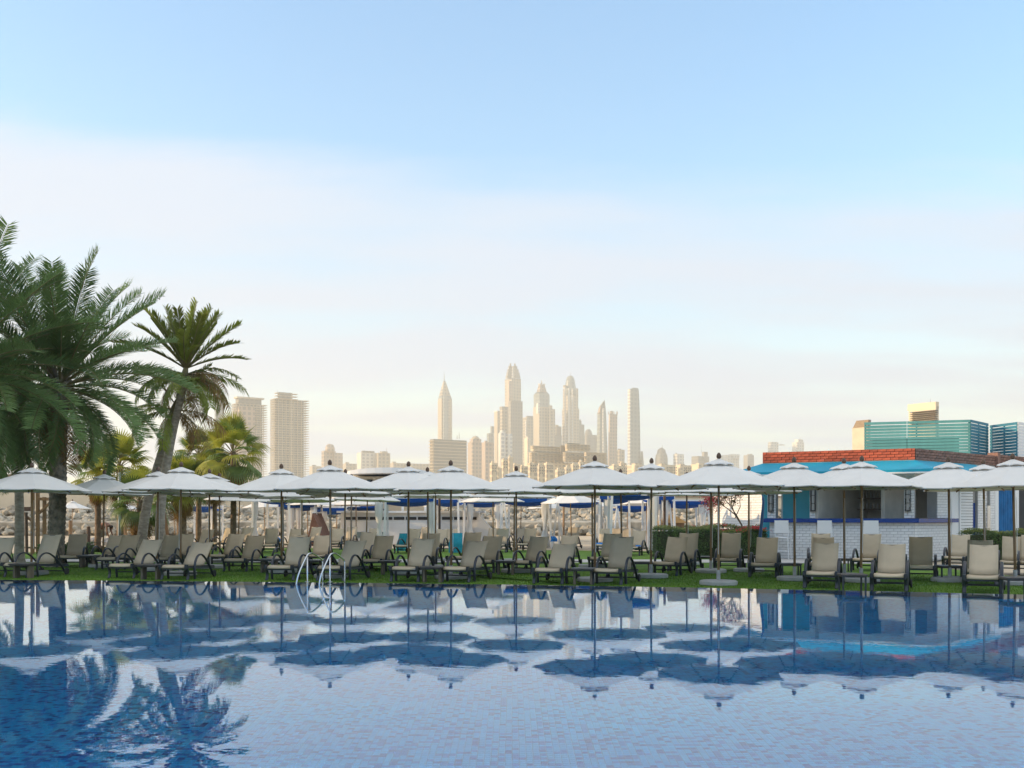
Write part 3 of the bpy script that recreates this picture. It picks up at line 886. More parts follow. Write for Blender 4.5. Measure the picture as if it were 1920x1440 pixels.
SECOND_L = [(128, 1064, 147, 1000, 'lounger with a dark backrest behind the one under the date palm parasol'),
            (180, 1062, 222, 1004, 'lounger mostly hidden below the bending man and white lamp post'),
            (199, 1069, 246, 1002, 'lounger whose backrest covers the foot of the leaning trunks'),
            (297, 1068, 325, 1002, 'lounger behind the brown legged table by the leaning trunks'),
            (322, 1062, 349, 1001, 'lounger showing as a dark edge behind the leaning trunks parasol pole'),
            (439, 1072, 480.5, 1004, 'lounger left of the parasol before the unfinished towers'),
            (406, 1062, 444, 1001, 'lounger with a grey backrest left of the two at the unfinished towers'),
            (517, 1067, 562, 1001, 'lounger showing only as a strip above the front one by the ladder'),
            (592, 1062, 606, 1004.5, 'lounger standing between the two rails of the pool ladder'),
            (693.5, 1073, 721, 1005, 'lounger right of the ladder with a clear armrest hoop over the lawn'),
            (668, 1058, 692, 996.5, 'tall backed lounger half covered right of the ladder pole'),
            (792, 1066, 809, 999, 'lounger behind the front pair left of the broad block parasol'),
            (857, 1066, 887, 998, 'lounger peeping above the front one right of the broad block parasol'),
            (902, 1075, 925, 1005, 'lounger leaning right between the broad block and skyline parasols'),
            (973, 1077, 1012, 1005, 'lounger right of the skyline tower parasol with open lawn behind'),
            (1050, 1062, 1069, 1003, 'lounger behind the front one left of the terraced hotel parasol'),
            (1124, 1068, 1149, 999, 'lounger behind the front one right of the terraced hotel parasol'),
            (1244, 1080, 1271, 1005, 'lounger before the clipped hedge, left of the two there'),
            (1274, 1072, 1292, 998, 'lounger tucked behind the left one before the clipped hedge'),
            (1361, 1071, 1371.7, 999, 'lounger behind the pole of the parasol on the white base'),
            (1430, 1083, 1439, 1006, 'lounger before the left end of the white bar counter'),
            (1540, 1082, 1544, 1008, 'middle lounger of the three in file before the bar'),
            (1537, 1068, 1539, 1000, 'hindmost lounger of the three in file before the bar'),
            (1618, 1071, 1634, 1001, 'lounger below the right one of the white bar stools'),
            (1725, 1089, 1726.5, 1007, 'lounger before the corner of the white bar counter'),
            (1790, 1066, 1801, 1003, 'lounger before the white siding wall right of the bar'),
            (1837, 1098, 1838, 1010, 'lounger right behind the front one before the right hedge'),
            (1897, 1077, 1900, 1004, 'lounger before the right hedge beside the leaning parasol pole'),
            (1936, 1078, 1936, 1004, 'lounger cut by the right picture edge')]
for xf, fy, xb, yb, lb in SECOND_L: lounger(xf, fy, xb, yb, 'taupe ' + lb, G2)
BACK_L = [(398, 1032, 433, 988.5, 'lounger in the back rows before the pale lit palm trunk'),
          (362, 1036, 391, 993, 'lounger in the back rows left of the lit palm trunk, tilted low'),
          (441, 1030, 466, 988, 'lounger in the back rows under the fan palm'),
          (503, 1036, 510, 990.7, 'lounger beside the blue bag on the grass'),
          (536, 1033, 556, 990.7, 'lounger right of the blue bag, before the gathered curtain'),
          (570, 1027, 594, 987, 'low lit lounger before the brown tent'),
          (624, 1031, 634, 990, 'lounger in the back rows below the tent curtain'),
          (645, 1026, 661, 987.5, 'sunlit lounger right of the tent curtain'),
          (690, 1029, 703, 990.5, 'sunlit lounger before the long white hut'),
          (752, 1038, 778, 991.5, 'lounger beside the turquoise towel before the white hut'),
          (785, 1027, 800.5, 988, 'sunlit tan lounger behind the turquoise towel one'),
          (813, 1035, 830, 991.5, 'lounger before the turquoise towel hung over a backrest'),
          (838, 1028, 848, 990.5, 'lounger with a turquoise towel over its side'),
          (934, 1036, 943, 990, 'lounger right of the sloping tent roof'),
          (915, 1029, 927, 989, 'sunlit tan lounger behind the one by the sloping tent roof'),
          (978, 1034, 996, 989, 'lounger with dark cushions left of the tied curtain'),
          (963, 1028, 977, 990, 'sunlit tan lounger below the double parasol poles'),
          (1064, 1030, 1076, 989, 'sunlit orange tan lounger before the breakwater'),
          (1130, 1036, 1136, 990.7, 'lounger below the tied curtain near the terraced hotel parasol'),
          (1148, 1031, 1157, 990.7, 'pale lounger behind the terraced hotel parasol, left of two pale ones'),
          (1168, 1030, 1177, 990.9, 'pale lounger behind the terraced hotel parasol, right of two pale ones'),
          (1183, 1042, 1199.5, 994.5, 'lounger with dark open arms beside the hedge end')]
for xf, fy, xb, yb, lb in BACK_L: lounger(xf, fy, xb, yb, 'taupe ' + lb, G3)

# ------------------------------------------------------------------ side tables
b = MB(); b.cbox((0, 0, 0.365), (0.52, 0.52, 0.035), 0.008); TT = b.mesh('table_top', M['tabletop'])
b = MB(); b.box((0, 0, 0.333), (0.46, 0.46, 0.03)); TA = b.mesh('apron', M['tabletop'])
b = MB(); b.box((0, 0, 0.174), (0.05, 0.22, 0.345)); TLg = b.mesh('leg_panel', M['tableleg'])
b = MB(); b.box((0, 0, 0.174), (0.035, 0.035, 0.345)); TL2 = b.mesh('leg', M['frame'])
def side_table(x, ytop, label, thin=False):
    Y = FPX * (CAMH - (LAWN + 0.38)) / (ytop - HOR)
    t = thing('side_table', label, 'side table', (PX(x, Y), Y, LAWN), -R(8), 'low side tables between the loungers')
    inst('table_top', TT, t); inst('apron', TA, t)
    if thin:
        for sx in (-1, 1):
            for sy in (-1, 1): inst('leg', TL2, t, (sx * 0.22, sy * 0.22, 0))
    else:
        for sx in (-1, 1): inst('leg_panel', TLg, t, (sx * 0.19, 0, 0))
for x, yt, thin, lb in [(44, 1056, 0, 'dark table with wood leg panels beside the date palm parasol'), (283, 1058, 0, 'dark table with wood leg panels below the leaning trunks'),
                        (166, 1041, 0, 'dark table with a wood leg panel below the bending man'), (505, 1048, 0, 'dark table with a wood leg panel left of the pool ladder'),
                        (731, 1051, 0, 'dark table with a wood leg panel below the pavilion parasol'), (811, 1062, 0, 'dark table below the broad block parasol'),
                        (948, 1051, 0, 'dark table left of the skyline tower parasol'), (1093, 1065, 0, 'dark table below the terraced hotel parasol'),
                        (1203, 1053, 0, 'dark table left of the hedge end'), (1318, 1043, 1, 'dark slim table before the clipped hedge'),
                        (1404, 1042, 1, 'dark slim table right of the white base parasol pole'), (1482, 1056, 1, 'dark slim table below the turquoise door'),
                        (1598, 1076, 1, 'dark slim table between the front pair before the bar'), (1578, 1047, 1, 'dark slim table under the middle bar stool'),
                        (1779, 1060, 1, 'dark slim table below the bar counter end'), (1906, 1082, 1, 'dark slim table at the right picture edge'),
                        (590, 1050, 0, 'dark table seen between the ladder rails'), (1160, 1046, 0, 'dark table half hidden behind the terraced hotel loungers')]:
    side_table(x, yt, lb, bool(thin))

# ------------------------------------------------------------------ pool ladder and shower
for i, (xa, lb) in enumerate(((564, 'polished steel pool handrail, left one of the ladder pair'), (606, 'polished steel pool handrail, right one of the ladder pair'))):
    Ye = edge_y(PX(xa + 10, 22.4))
    t = thing('ladder_rail', lb, 'pool ladder', (PX(xa + 16, Ye), Ye, 0), R(-6), 'pool ladder handrails')
    mb = MB(); mb.tube(arc([(-0.11, -0.62, -0.62), (-0.125, -0.56, -0.28), (-0.13, -0.50, 0.0), (-0.09, -0.42, 0.25), (0.0, -0.20, 0.58), (0.04, -0.08, 0.645), (0.08, 0.12, 0.62), (0.17, 0.36, 0.49), (0.185, 0.39, 0.38), (0.185, 0.39, 0.0), (0.185, 0.39, -0.1)]), 0.0185, 10); mb.build('rail', M['steel'], t, smooth=True)
    mb = MB(); mb.tube([(0.0, -0.14, 0.58), (0.0, -0.14, 0.0), (0.0, -0.14, -0.9)], 0.017, 10); mb.build('post', M['steel'], t, smooth=True)
    mb = MB(); mb.lathe([(0.02, 0.0), (0.058, 0.001), (0.058, 0.012), (0.024, 0.018)], 16, (0.0, -0.14, 0.02)); mb.build('flange', M['steel'], t)
    if i == 0:
        for k in range(3):
            mb = MB(); mb.box((0.17, -0.40, -0.25 - 0.28 * k), (0.50, 0.09, 0.025)); mb.build('tread', M['steel'], t)
t = thing('outdoor_shower', 'blue curved outdoor shower pipe arching over beside the bougainvillea', 'shower', (PX(1422, 30.5), 30.5, LAWN))
mb = MB(); mb.tube(arc([(0.0, 0, 0), (0.05, 0, 0.9), (0.13, 0, 1.75), (0.14, 0, 2.1), (0.02, 0, 2.38), (-0.22, 0, 2.56), (-0.48, 0, 2.52), (-0.68, 0, 2.32)]), [0.05] * 10 + [0.04] * 6 + [0.02] * 20, 8); mb.build('pipe', M['blue_metal'], t, smooth=True)
mb = MB(); mb.tube(arc([(0.10, 0.02, 2.30), (-0.10, 0.1, 2.50), (-0.32, 0.15, 2.46), (-0.50, 0.2, 2.33)]), 0.018, 6); mb.build('side_pipe', M['blue_metal'], t, smooth=True)
mb = MB(); mb.lathe([(0.02, 0.05), (0.09, 0.02), (0.09, 0.0)], 12, (-0.68, 0, 2.27)); mb.build('shower_head', M['blue_metal'], t)
# ------------------------------------------------------------------ palms
def frond_mesh(name, L, droop, n, leaf, lw, mat_, stem, seed, vee=35, dropleaf=0.25, f0=38):
    """feather leaf along +X; rachis bends down by `droop` radians over its length; leaflets in two ranks"""
    r_ = random.Random(seed)
    K = 14
    pts, ang = [Vector((0, 0, 0))], 0.0
    for i in range(K):
        t = (i + 1) / K
        ang = -droop * (t ** 1.6)
        pts.append(pts[-1] + Vector((math.cos(ang), 0, math.sin(ang))) * (L / K))
    def at(t):
        f = max(0, min(K - 1e-6, t * K)); i = int(f); u = f - i
        p = pts[i].lerp(pts[i + 1], u); d = (pts[i + 1] - pts[i]).normalized()
        return p, d
    mb = MB()
    for i in range(n):
        t0 = 0.14 + 0.86 * (i + r_.uniform(-0.3, 0.3)) / n
        t0 = max(0.12, min(0.995, t0))
        p, d = at(t0)
        up = Vector((-d.z, 0, d.x))
        env = math.sin(math.pi * min(1, max(0, (t0 - 0.04) / 1.02))) ** 0.55
        ll = leaf * (0.30 + 0.70 * env) * r_.uniform(0.82, 1.1)
        fwd = R(f0 + 28 * t0 + r_.uniform(-8, 8))
        for s in (-1, 1):
            v = R(vee + r_.uniform(-14, 14))
            side = Vector((0, s, 0)) * math.cos(v) + up * math.sin(v)
            dirv = (d * math.cos(R(90) - (R(90) - fwd)) + side * math.sin(fwd)).normalized()
            a = p + side * 0.006
            mid = a + dirv * ll * 0.5 + Vector((0, 0, -dropleaf * ll * 0.12))
            e = a + dirv * ll + Vector((0, 0, -dropleaf * ll * 0.5)) + Vector((r_.uniform(-.03, .03), r_.uniform(-.03, .03), r_.uniform(-.03, .03))) * ll
            wv = d * lw
            mb.add([a - wv * 0.35, a + wv * 0.35, mid + wv * 0.5, mid - wv * 0.5, e], [(0, 1, 2, 3), (3, 2, 4)])
    me = mb.mesh(name, mat_)
    b0 = MB(); b0.tube(pts, [0.030 * (1 - 0.85 * i / K) * stem for i in range(K + 1)], 5)
    off = len(me.vertices)
    mb.add(b0.v, b0.f)
    me2 = mb.mesh(name, mat_)
    me2.materials.append(M['petiole'])
    nlf = len(me.polygons)
    for i, p in enumerate(me2.polygons):
        if i >= nlf: p.material_index = 1
    bpy.data.meshes.remove(me)
    return me2
FR = {}
FR['date'] = [frond_mesh('frond', 1.0, d, 112, 0.150, 0.0098, M['frond_dark'], 0.28, i, vee=24 + 5 * i) for i, d in enumerate((0.35, 0.6, 0.95, 1.3, 1.65))]
FR['dateb'] = [frond_mesh('frond', 1.0, d, 78, 0.125, 0.0115, M['frond_dark'], 0.28, 20 + i, vee=15) for i, d in enumerate((0.5, 0.8, 1.2))]
FR['coco'] = [frond_mesh('frond', 1.0, d, 56, 0.19, 0.019, M['frond_light'], 0.42, 40 + i, vee=v, dropleaf=dl) for i, (d, v, dl) in enumerate(((0.25, 48, 0.1), (0.55, 35, 0.4), (1.0, 8, 1.1), (1.5, -6, 1.6)))]
FR['cocoup'] = [frond_mesh('frond', 1.0, d, 64, 0.175, 0.026, M['frond_light'], 0.5, 80 + i, vee=28, dropleaf=0.15, f0=22) for i, d in enumerate((0.12, 0.32, 0.55))]
FR['dry'] = [frond_mesh('frond', 1.0, d, 38, 0.24, 0.014, M['frond_dry'], 0.4, 60 + i, vee=-8, dropleaf=1.7) for i, d in enumerate((1.2, 1.7))]
def trunk_mesh(path, r0, r1, kind, seed):
    r_ = random.Random(seed)
    path = arc(path)
    Ltot = sum((b_ - a_).length for a_, b_ in zip(path, path[1:]))
    step = {'date': 0.035, 'coco': 0.05, 'fan': 0.05}[kind]
    pts, acc = [], 0
    dense = []
    for a_, b_ in zip(path, path[1:]):
        m_ = max(1, int((b_ - a_).length / step))
        for i in range(m_): dense.append(a_.lerp(b_, i / m_))
    dense.append(path[-1])
    n = {'date': 26, 'coco': 12, 'fan': 14}[kind]
    rings = []
    N = len(dense)
    for i, p in enumerate(dense):
        t = i / (N - 1)
        d = (dense[min(i + 1, N - 1)] - dense[max(i - 1, 0)]).normalized()
        a = (Vector((1, 0, 0)) - d * d.x).normalized(); b_ = d.cross(a)
        r = r0 + (r1 - r0) * t
        flare = max(0, 1 - i * step / 0.55)
        ring = []
        for j in range(n):
            th = 2 * math.pi * j / n
            if kind == 'date':
                ph = (i * step / 0.15); row = int(ph); u = ph - row
                col = (j / n * 13 + 0.5 * (row % 2)) % 1.0
                k = 0.05 + 0.13 * u * (1 - abs(2 * col - 1) ** 2) + r_.uniform(-0.015, 0.015)
                rr = r * (0.92 + k + 0.25 * flare ** 2)
            elif kind == 'coco':
                u = (i * step / 0.20) % 1.0
                rr = r * (1 + 0.035 * (1 - u) + 0.35 * flare ** 2 + r_.uniform(-0.008, 0.008))
            else:
                rr = r * (1 + r_.uniform(-0.05, 0.05) + 0.25 * flare ** 2)
            ring.append(p + a * rr * math.cos(th) + b_ * rr * math.sin(th))
        rings.append(ring)
    return MB().loft(rings)
def orient(o, az, pitch, roll=0.0):
    o.rotation_euler = (Matrix.Rotation(az, 4, 'Z') @ Matrix.Rotation(-pitch, 4, 'Y') @ Matrix.Rotation(roll, 4, 'X')).to_euler()
def date_palm(base, top, r0, r1, L, nf, label, seed, group, low=-35, droopy=False, bark='date', bm='date_bark'):
    r_ = random.Random(seed)
    t = thing('date_palm', label, 'palm tree', base, 0, group)
    tp = Vector(top) - Vector(base)
    trunk_mesh([(0, 0, 0), tp * 0.35 + Vector((0.03, 0, 0)), tp * 0.7, tp], r0, r1, bark, seed).build('trunk', M[bm], t, smooth=(bark != 'date'))
    mb = MB()
    for k in range(40):     # cut leaf bases round the heart of the crown
        a = k * 2.39996; zz_ = -0.55 + 0.9 * k / 40
        q = tp + Vector((math.cos(a) * r1 * 0.8, math.sin(a) * r1 * 0.8, zz_))
        mb.bar(q, q + Vector((math.cos(a) * 0.20, math.sin(a) * 0.20, 0.26)), 0.09, 0.05)
    tag(mb.build('leaf_bases', M[bm], t), kind='stuff')
    for k in range(nf):
        u = (k + 0.5) / nf
        az = k * 2.39996 + r_.uniform(-0.25, 0.25)
        pitch = R(82 - (82 - low) * u ** 0.9 + r_.uniform(-7, 7))
        vi = min(4, int(u * 4.4 + r_.uniform(-0.4, 0.6))) if not droopy else r_.choice((2, 3, 4))
        vi = max(0, vi)
        s = L * r_.uniform(0.86, 1.08) * (0.80 + 0.35 * math.sin(math.pi * min(1, u + 0.25)))
        o = inst('frond', FR['date'][vi], t, tp + Vector((math.cos(az) * 0.1, math.sin(az) * 0.1, 0.25 - 0.45 * u)), scale=(s, s, s))
        orient(o, az, pitch, r_.uniform(-0.5, 0.5))
    for k in range(7):      # old brown fronds hanging under the crown
        s = L * r_.uniform(0.5, 0.7)
        o = inst('dry_frond', FR['dry'][k % 2], t, tp + Vector((0, 0, -0.3)), scale=(s, s, s))
        orient(o, k * 0.9 + r_.uniform(-.3, .3), R(r_.uniform(-62, -38)), r_.uniform(-.4, .4))
    return t
GPALM = 'palms along the garden'
date_palm((PX(103, 31.5), 31.5, LAWN), (PX(112, 31.5), 31.5, PZ(725, 31.5)), 0.245, 0.25, 3.75, 70, 'tall dark date palm with a thick scaly trunk behind the first parasol', 5, GPALM, low=-46)
date_palm((PX(-75, 28.5), 28.5, LAWN), (PX(-70, 28.5), 28.5, PZ(705, 28.5)), 0.25, 0.25, 3.8, 64, 'date palm whose fronds reach into the picture from the left edge', 9, GPALM, low=-50)
date_palm((PX(36, 34), 34, LAWN), (PX(32, 34), 34, PZ(752, 34)), 0.155, 0.115, 2.7, 34, 'slim smooth grey trunked palm at the far left with drooping fronds', 14, GPALM, low=-62, droopy=True, bark='coco', bm='coco_bark')
date_palm((PX(-20, 36), 36, LAWN), (PX(-22, 36), 36, PZ(800, 36)), 0.2, 0.2, 3.0, 40, 'date palm at the left edge behind the slim smooth trunk', 17, GPALM, low=-60)
def coco_palm(base, path, r0, r1, L, spec, label, seed):
    r_ = random.Random(seed)
    t = thing('coconut_palm', label, 'palm tree', base, 0, GPALM)
    B = Vector(base); pts = [Vector(p) - B for p in path]
    trunk_mesh(pts, r0, r1, 'coco', seed).build('trunk', M['coco_bark'], t, smooth=True)
    tp = pts[-1]; ax = (pts[-1] - pts[-2]).normalized()
    mb = MB(); mb.tube([tp - ax * 0.15, tp + ax * 0.35, tp + ax * 0.75], [r1 * 1.05, r1 * 1.0, r1 * 0.4], 9); mb.build('crownshaft', M['petiole'], t, smooth=True)
    for i, (az, pitch, kind, vi, s) in enumerate(spec):
        o = inst('frond', FR[kind][vi], t, tp + ax * (0.55 if pitch > 20 else 0.3), scale=(L * s,) * 3)
        orient(o, R(az) + r_.uniform(-.1, .1), R(pitch) + r_.uniform(-.06, .06), r_.uniform(-.4, .4))
    return t
Yc = 38.0
def q(x, y, dy=0.0): return Vector((PX(x, Yc + dy), Yc + dy, PZ(y, Yc + dy)))
sp1 = [(a_, p_, 'cocoup', v_, s_) for a_, p_, v_, s_ in [(0, 86, 0, 1.05), (5, 73, 0, 1.02), (-8, 60, 1, 1.0), (10, 47, 1, 1.08), (-15, 34, 2, 1.0), (178, 77, 0, 1.0), (186, 63, 1, 1.12), (172, 49, 1, 1.0), (192, 34, 2, 1.15),
       (90, 76, 0, .9), (-90, 70, 1, .95), (60, 60, 1, .9), (-55, 52, 1, 1.0), (130, 58, 1, .95), (-130, 48, 2, 1.0), (100, 42, 2, .95), (-80, 36, 2, 1.0), (25, 22, 2, 1.0), (155, 20, 2, 1.0), (40, 66, 1, .95), (150, 66, 1, .95), (-30, 68, 0, .95), (-150, 62, 1, .95), (15, 60, 0, .85), (200, 56, 0, .9), (-60, 28, 2, .95), (120, 30, 2, .95)]]
sp1 += [(a_, p_, 'coco', v_, s_) for a_, p_, v_, s_ in [(-20, 16, 2, 1.0), (200, 12, 2, .95), (40, 4, 3, .9), (120, 6, 3, .9), (-100, 6, 3, .9), (0, -12, 3, .85), (170, -2, 3, .95), (15, 10, 2, 1.0), (-45, -4, 3, .95), (-150, 2, 3, .95), (80, 12, 2, .95)]]
sp1 += [(-8, -8, 'dry', 0, 0.95), (-50, -28, 'dry', 1, 0.85), (160, -20, 'dry', 1, 0.85), (80, -30, 'dry', 1, 0.8), (20, -35, 'coco', 3, 0.85), (200, -34, 'coco', 3, 0.8), (-20, 8, 'dry', 0, 1.0)]
coco_palm(q(300, 1043), [q(300, 1043), q(302, 945), q(320, 830), q(340, 742), q(344, 718)], 0.185, 0.13, 2.45, sp1, 'leaning grey coconut palm with a tall bright green crown, the right one of the pair', 31)
sp2 = [(a_, p_, k_, v_, s_) for a_, p_, k_, v_, s_ in [(0, 60, 'coco', 1, .9), (180, 55, 'coco', 1, .95), (90, 50, 'coco', 1, .9), (-60, 45, 'coco', 2, .95), (30, 30, 'coco', 2, .95), (150, 20, 'coco', 2, 1), (-120, 20, 'coco', 2, .95), (-10, 5, 'dry', 0, 1.0),
       (200, 0, 'coco', 3, .9), (70, 0, 'dry', 0, .9), (-30, -15, 'dry', 0, 1.0), (10, -30, 'dry', 1, .9), (170, -30, 'dry', 1, .85), (-90, -20, 'coco', 3, .9)]]
coco_palm(q(262, 1043, 0.5), [q(262, 1043, 0.5), q(275, 950, 0.5), q(300, 860, 0.5), q(318, 800, 0.5), q(322, 785, 0.5)], 0.19, 0.145, 2.3, sp2, 'leaning grey coconut palm with brown dry lower fronds, the left one of the pair', 33)

def fan_leaf_mesh(seed, mat_, droop, fold=0.45, n=26):
    r_ = random.Random(seed)
    mb = MB(); pet = MB()
    pet.tube([(0, 0, 0), (0.45, 0, 0.06), (0.9, 0, 0.0)], [0.022, 0.014, 0.011], 5)
    c = Vector((0.9, 0, 0))
    for i in range(n):
        a = R(-118 + 236 * i / (n - 1))
        ll = 0.78 * (0.72 + 0.28 * math.cos(a * 0.6)) * r_.uniform(0.9, 1.06)
        d = Vector((math.cos(a), math.sin(a), 0.0)); s = Vector((-math.sin(a), math.cos(a), 0))
        z = lambda f: -droop * (f ** 2) * ll + fold * 0.35 * abs(math.sin(a)) * f * ll
        w0, w1 = 0.012, 0.036
        m1 = c + d * ll * 0.5 + Vector((0, 0, z(0.5))); m2 = c + d * ll * 0.75 + Vector((0, 0, z(0.75))); e = c + d * ll + Vector((0, 0, z(1.0) - droop * 0.30 * ll * r_.uniform(0.4, 1.3)))
        ridge = Vector((0, 0, 0.012))
        mb.add([c - s * w0, c + s * w0, m1 + s * w1, m1 + ridge, m1 - s * w1, m2 + s * 0.022, m2 - s * 0.022, e], [(0, 3, 4), (0, 1, 3), (1, 2, 3), (4, 3, 6), (3, 2, 5), (3, 5, 6), (6, 5, 7)])
    nl = len(mb.f)
    mb.add(pet.v, pet.f)
    me = mb.mesh('fan_leaf', mat_); me.materials.append(M['petiole'])
    for i, p in enumerate(me.polygons):
        if i >= nl: p.material_index = 1
    return me
FAN = {'g': [fan_leaf_mesh(i, M['fan_leaf'], d) for i, d in enumerate((0.15, 0.45, 0.85))], 'y': [fan_leaf_mesh(9 + i, M['fan_yellow'], d) for i, d in enumerate((0.1, 0.5))], 'd': [fan_leaf_mesh(15 + i, M['frond_dry'], d, fold=0.2) for i, d in enumerate((0.9, 1.2))]}
def fan_palm(x, ycrown, Y, r, S, label, seed, nl=34, skirt=10, yellow=0.25):
    r_ = random.Random(seed)
    base = Vector((PX(x, Y), Y, LAWN))
    t = thing('fan_palm', label, 'palm tree', base, 0, GPALM)
    H = PZ(ycrown, Y) - LAWN
    trunk_mesh([(0, 0, 0), (0.02, 0, H * 0.4), (0, 0.02, H * 0.8), (0, 0, H)], r, r * 0.85, 'fan', seed).build('trunk', M['fan_bark'], t, smooth=True)
    for k in range(nl):
        u = (k + 0.5) / nl
        az = k * 2.39996 + r_.uniform(-.2, .2)
        pitch = R(84 - 122 * u + r_.uniform(-8, 8))
        kind = 'y' if r_.random() < yellow else 'g'
        vi = min(len(FAN[kind]) - 1, int(u * len(FAN[kind]) * 1.1))
        s = S * r_.uniform(0.85, 1.1)
        o = inst('fan_leaf', FAN[kind][vi], t, (0, 0, H - 0.25 * u), scale=(s,) * 3)
        orient(o, az, pitch, r_.uniform(-.4, .4))
    for k in range(skirt):
        az = k * 2.39996 + r_.uniform(-.3, .3)
        s = S * r_.uniform(0.65, 0.9)
        o = inst('dead_leaf', FAN['d'][k % 2], t, (0, 0, H - 0.3 - 0.35 * k / max(1, skirt)), scale=(s,) * 3)
        orient(o, az, R(-62 + r_.uniform(-14, 14)), r_.uniform(-.5, .5))
    return t
fan_palm(437, 846, 45.5, 0.14, 1.08, 'fan palm standing clear with its round crown before the unfinished towers', 51, yellow=0.6)
fan_palm(225, 872, 47.0, 0.16, 1.0, 'sunlit yellow green fan palm behind the white lamp post box', 52, yellow=0.7)
fan_palm(340, 905, 49.0, 0.24, 0.95, 'fan palm with a sunlit pale trunk and orange dry skirt behind the leaning pair', 53, skirt=22, yellow=0.5)
fan_palm(262, 938, 45.0, 0.15, 0.95, 'low fan palm with dark drooping leaves behind the left leaning trunk', 54, nl=26, yellow=0.1)
fan_palm(402, 882, 50.0, 0.12, 0.85, 'fan palm with a thin bright trunk left of the clear standing one', 55, skirt=16, yellow=0.6)
fan_palm(372, 850, 52.0, 0.15, 0.9, 'fan palm crown filling the gap right of the leaning trunks', 56, skirt=8, yellow=0.45)
fan_palm(183, 885, 50.0, 0.15, 0.9, 'half hidden yellowish fan palm left of the sunlit one', 57, nl=24, yellow=0.7)
# ------------------------------------------------------------------ the pool bar
P0, P1 = Vector((9.5, 38.4)), Vector((14.3, 36.0))
E1 = (P1 - P0).normalized(); N1 = Vector((E1.y, -E1.x))
E2 = Vector((0.751, 0.661)).normalized(); N2 = Vector((E2.y, -E2.x))
def s1(px): k = (px - 960) / FPX; return (P0.y * k - P0.x) / (E1.x - E1.y * k)
def s2(px): k = (px - 960) / FPX; return (P1.y * k - P1.x) / (E2.x - E2.y * k)
BO = Vector((P1.x, P1.y, LAWN))
bar = thing('bar_building', 'white brick pool bar with a turquoise awning and red brick parapet', 'bar', BO)
def wbox(p, e, n_, sa, sb, d0, d1, z0, z1):
    """box along edge direction e from sa to sb, from d0 to d1 outward along n_, z0..z1 (world)"""
    mb = MB()
    c = [p + e * sa + n_ * d0, p + e * sb + n_ * d0, p + e * sb + n_ * d1, p + e * sa + n_ * d1]
    if (c[1] - c[0]).cross(c[2] - c[1]) < 0: c = c[::-1]
    return mb.prism(c, z0, z1)
def bpart(name, mb, m_, parent=bar, o=BO):
    return mb.shift(o).build(name, m_, parent)
BRICK = {}
def brick_mesh(name, l, d, h, m_):
    key = (name, m_.name, round(l, 3), round(h, 3))
    if key not in BRICK:
        mb = MB(); mb.box((0, 0, 0), (l, d, h)); BRICK[key] = mb.mesh(name, m_)
    return BRICK[key]
brr = random.Random(4)
def brick_run(parent, o, name, m_, p, e, n_, sa, sb, z0, z1, bl, bh, j=0.012, dep=0.03, limit=10 ** 6, used=None, bond=0.5):
    rows = max(1, round((z1 - z0) / bh)); bh = (z1 - z0) / rows
    ang = math.atan2(e.y, e.x); rest = MB(); cnt = 0
    for r_ in range(rows):
        x = sa - (bl * bond if r_ % 2 else 0)
        while x < sb - 0.02:
            a0, a1 = max(x, sa), min(x + bl, sb); x += bl
            if a1 - a0 < 0.03: continue
            c = p + e * ((a0 + a1) / 2) + n_ * (dep / 2 - 0.008 + brr.uniform(-0.003, 0.003)); z = z0 + (r_ + 0.5) * bh
            if cnt < limit:
                ob = inst(name, brick_mesh(name, bl - j, dep, bh - j, m_), parent, (c.x - o[0], c.y - o[1], z - o[2]), (0, 0, ang))
                if a1 - a0 < bl - 1e-4: ob.scale = ((a1 - a0 - j) / (bl - j), 1, 1)
                cnt += 1
            else: rest.box((c.x - o[0], c.y - o[1], z - o[2]), (a1 - a0 - j, dep, bh - j), ang)
    if rest.v: tag(rest.build(name + 's', m_, parent), kind='stuff')
Ltot2 = 13.0
L1 = (P1 - P0).length
# shell: roof, back walls, parapets
q2 = P1 + E2 * Ltot2
roofpoly = [P0, P1, q2, q2 - N2 * 8, P0 - N1 * 8.5 + E1 * 1.0]
mb = MB(); mb.prism([p for p in roofpoly], 3.36, 3.487); bpart('roof', mb, M['pave'])
pw = bpart('parapet', wbox(P0, E1, N1, 0, L1, -0.20, -0.012, 3.49, 3.895), M['mortar_dark'])
brick_run(pw, BO, 'parapet_brick', M['red_brick'], P0, E1, N1, 0, L1 + 0.02, 3.492, 3.90, 0.285, 0.1, 0.017, 0.035)
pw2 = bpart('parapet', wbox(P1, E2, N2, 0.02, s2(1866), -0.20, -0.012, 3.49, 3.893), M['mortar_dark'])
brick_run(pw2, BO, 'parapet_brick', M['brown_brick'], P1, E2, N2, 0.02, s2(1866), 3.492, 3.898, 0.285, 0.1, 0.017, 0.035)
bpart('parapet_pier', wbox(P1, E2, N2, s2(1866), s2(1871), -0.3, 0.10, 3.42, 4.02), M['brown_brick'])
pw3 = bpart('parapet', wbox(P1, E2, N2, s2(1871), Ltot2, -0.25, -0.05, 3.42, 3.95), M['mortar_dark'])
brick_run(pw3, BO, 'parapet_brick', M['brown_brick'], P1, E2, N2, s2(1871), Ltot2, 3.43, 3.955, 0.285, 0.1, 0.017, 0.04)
bpart('parapet', wbox(P0, Vector((0.32, 0.947)), Vector((-0.947, 0.32)), 0.0, 7.5, -0.2, 0.0, 3.49, 3.9), M['red_brick'])
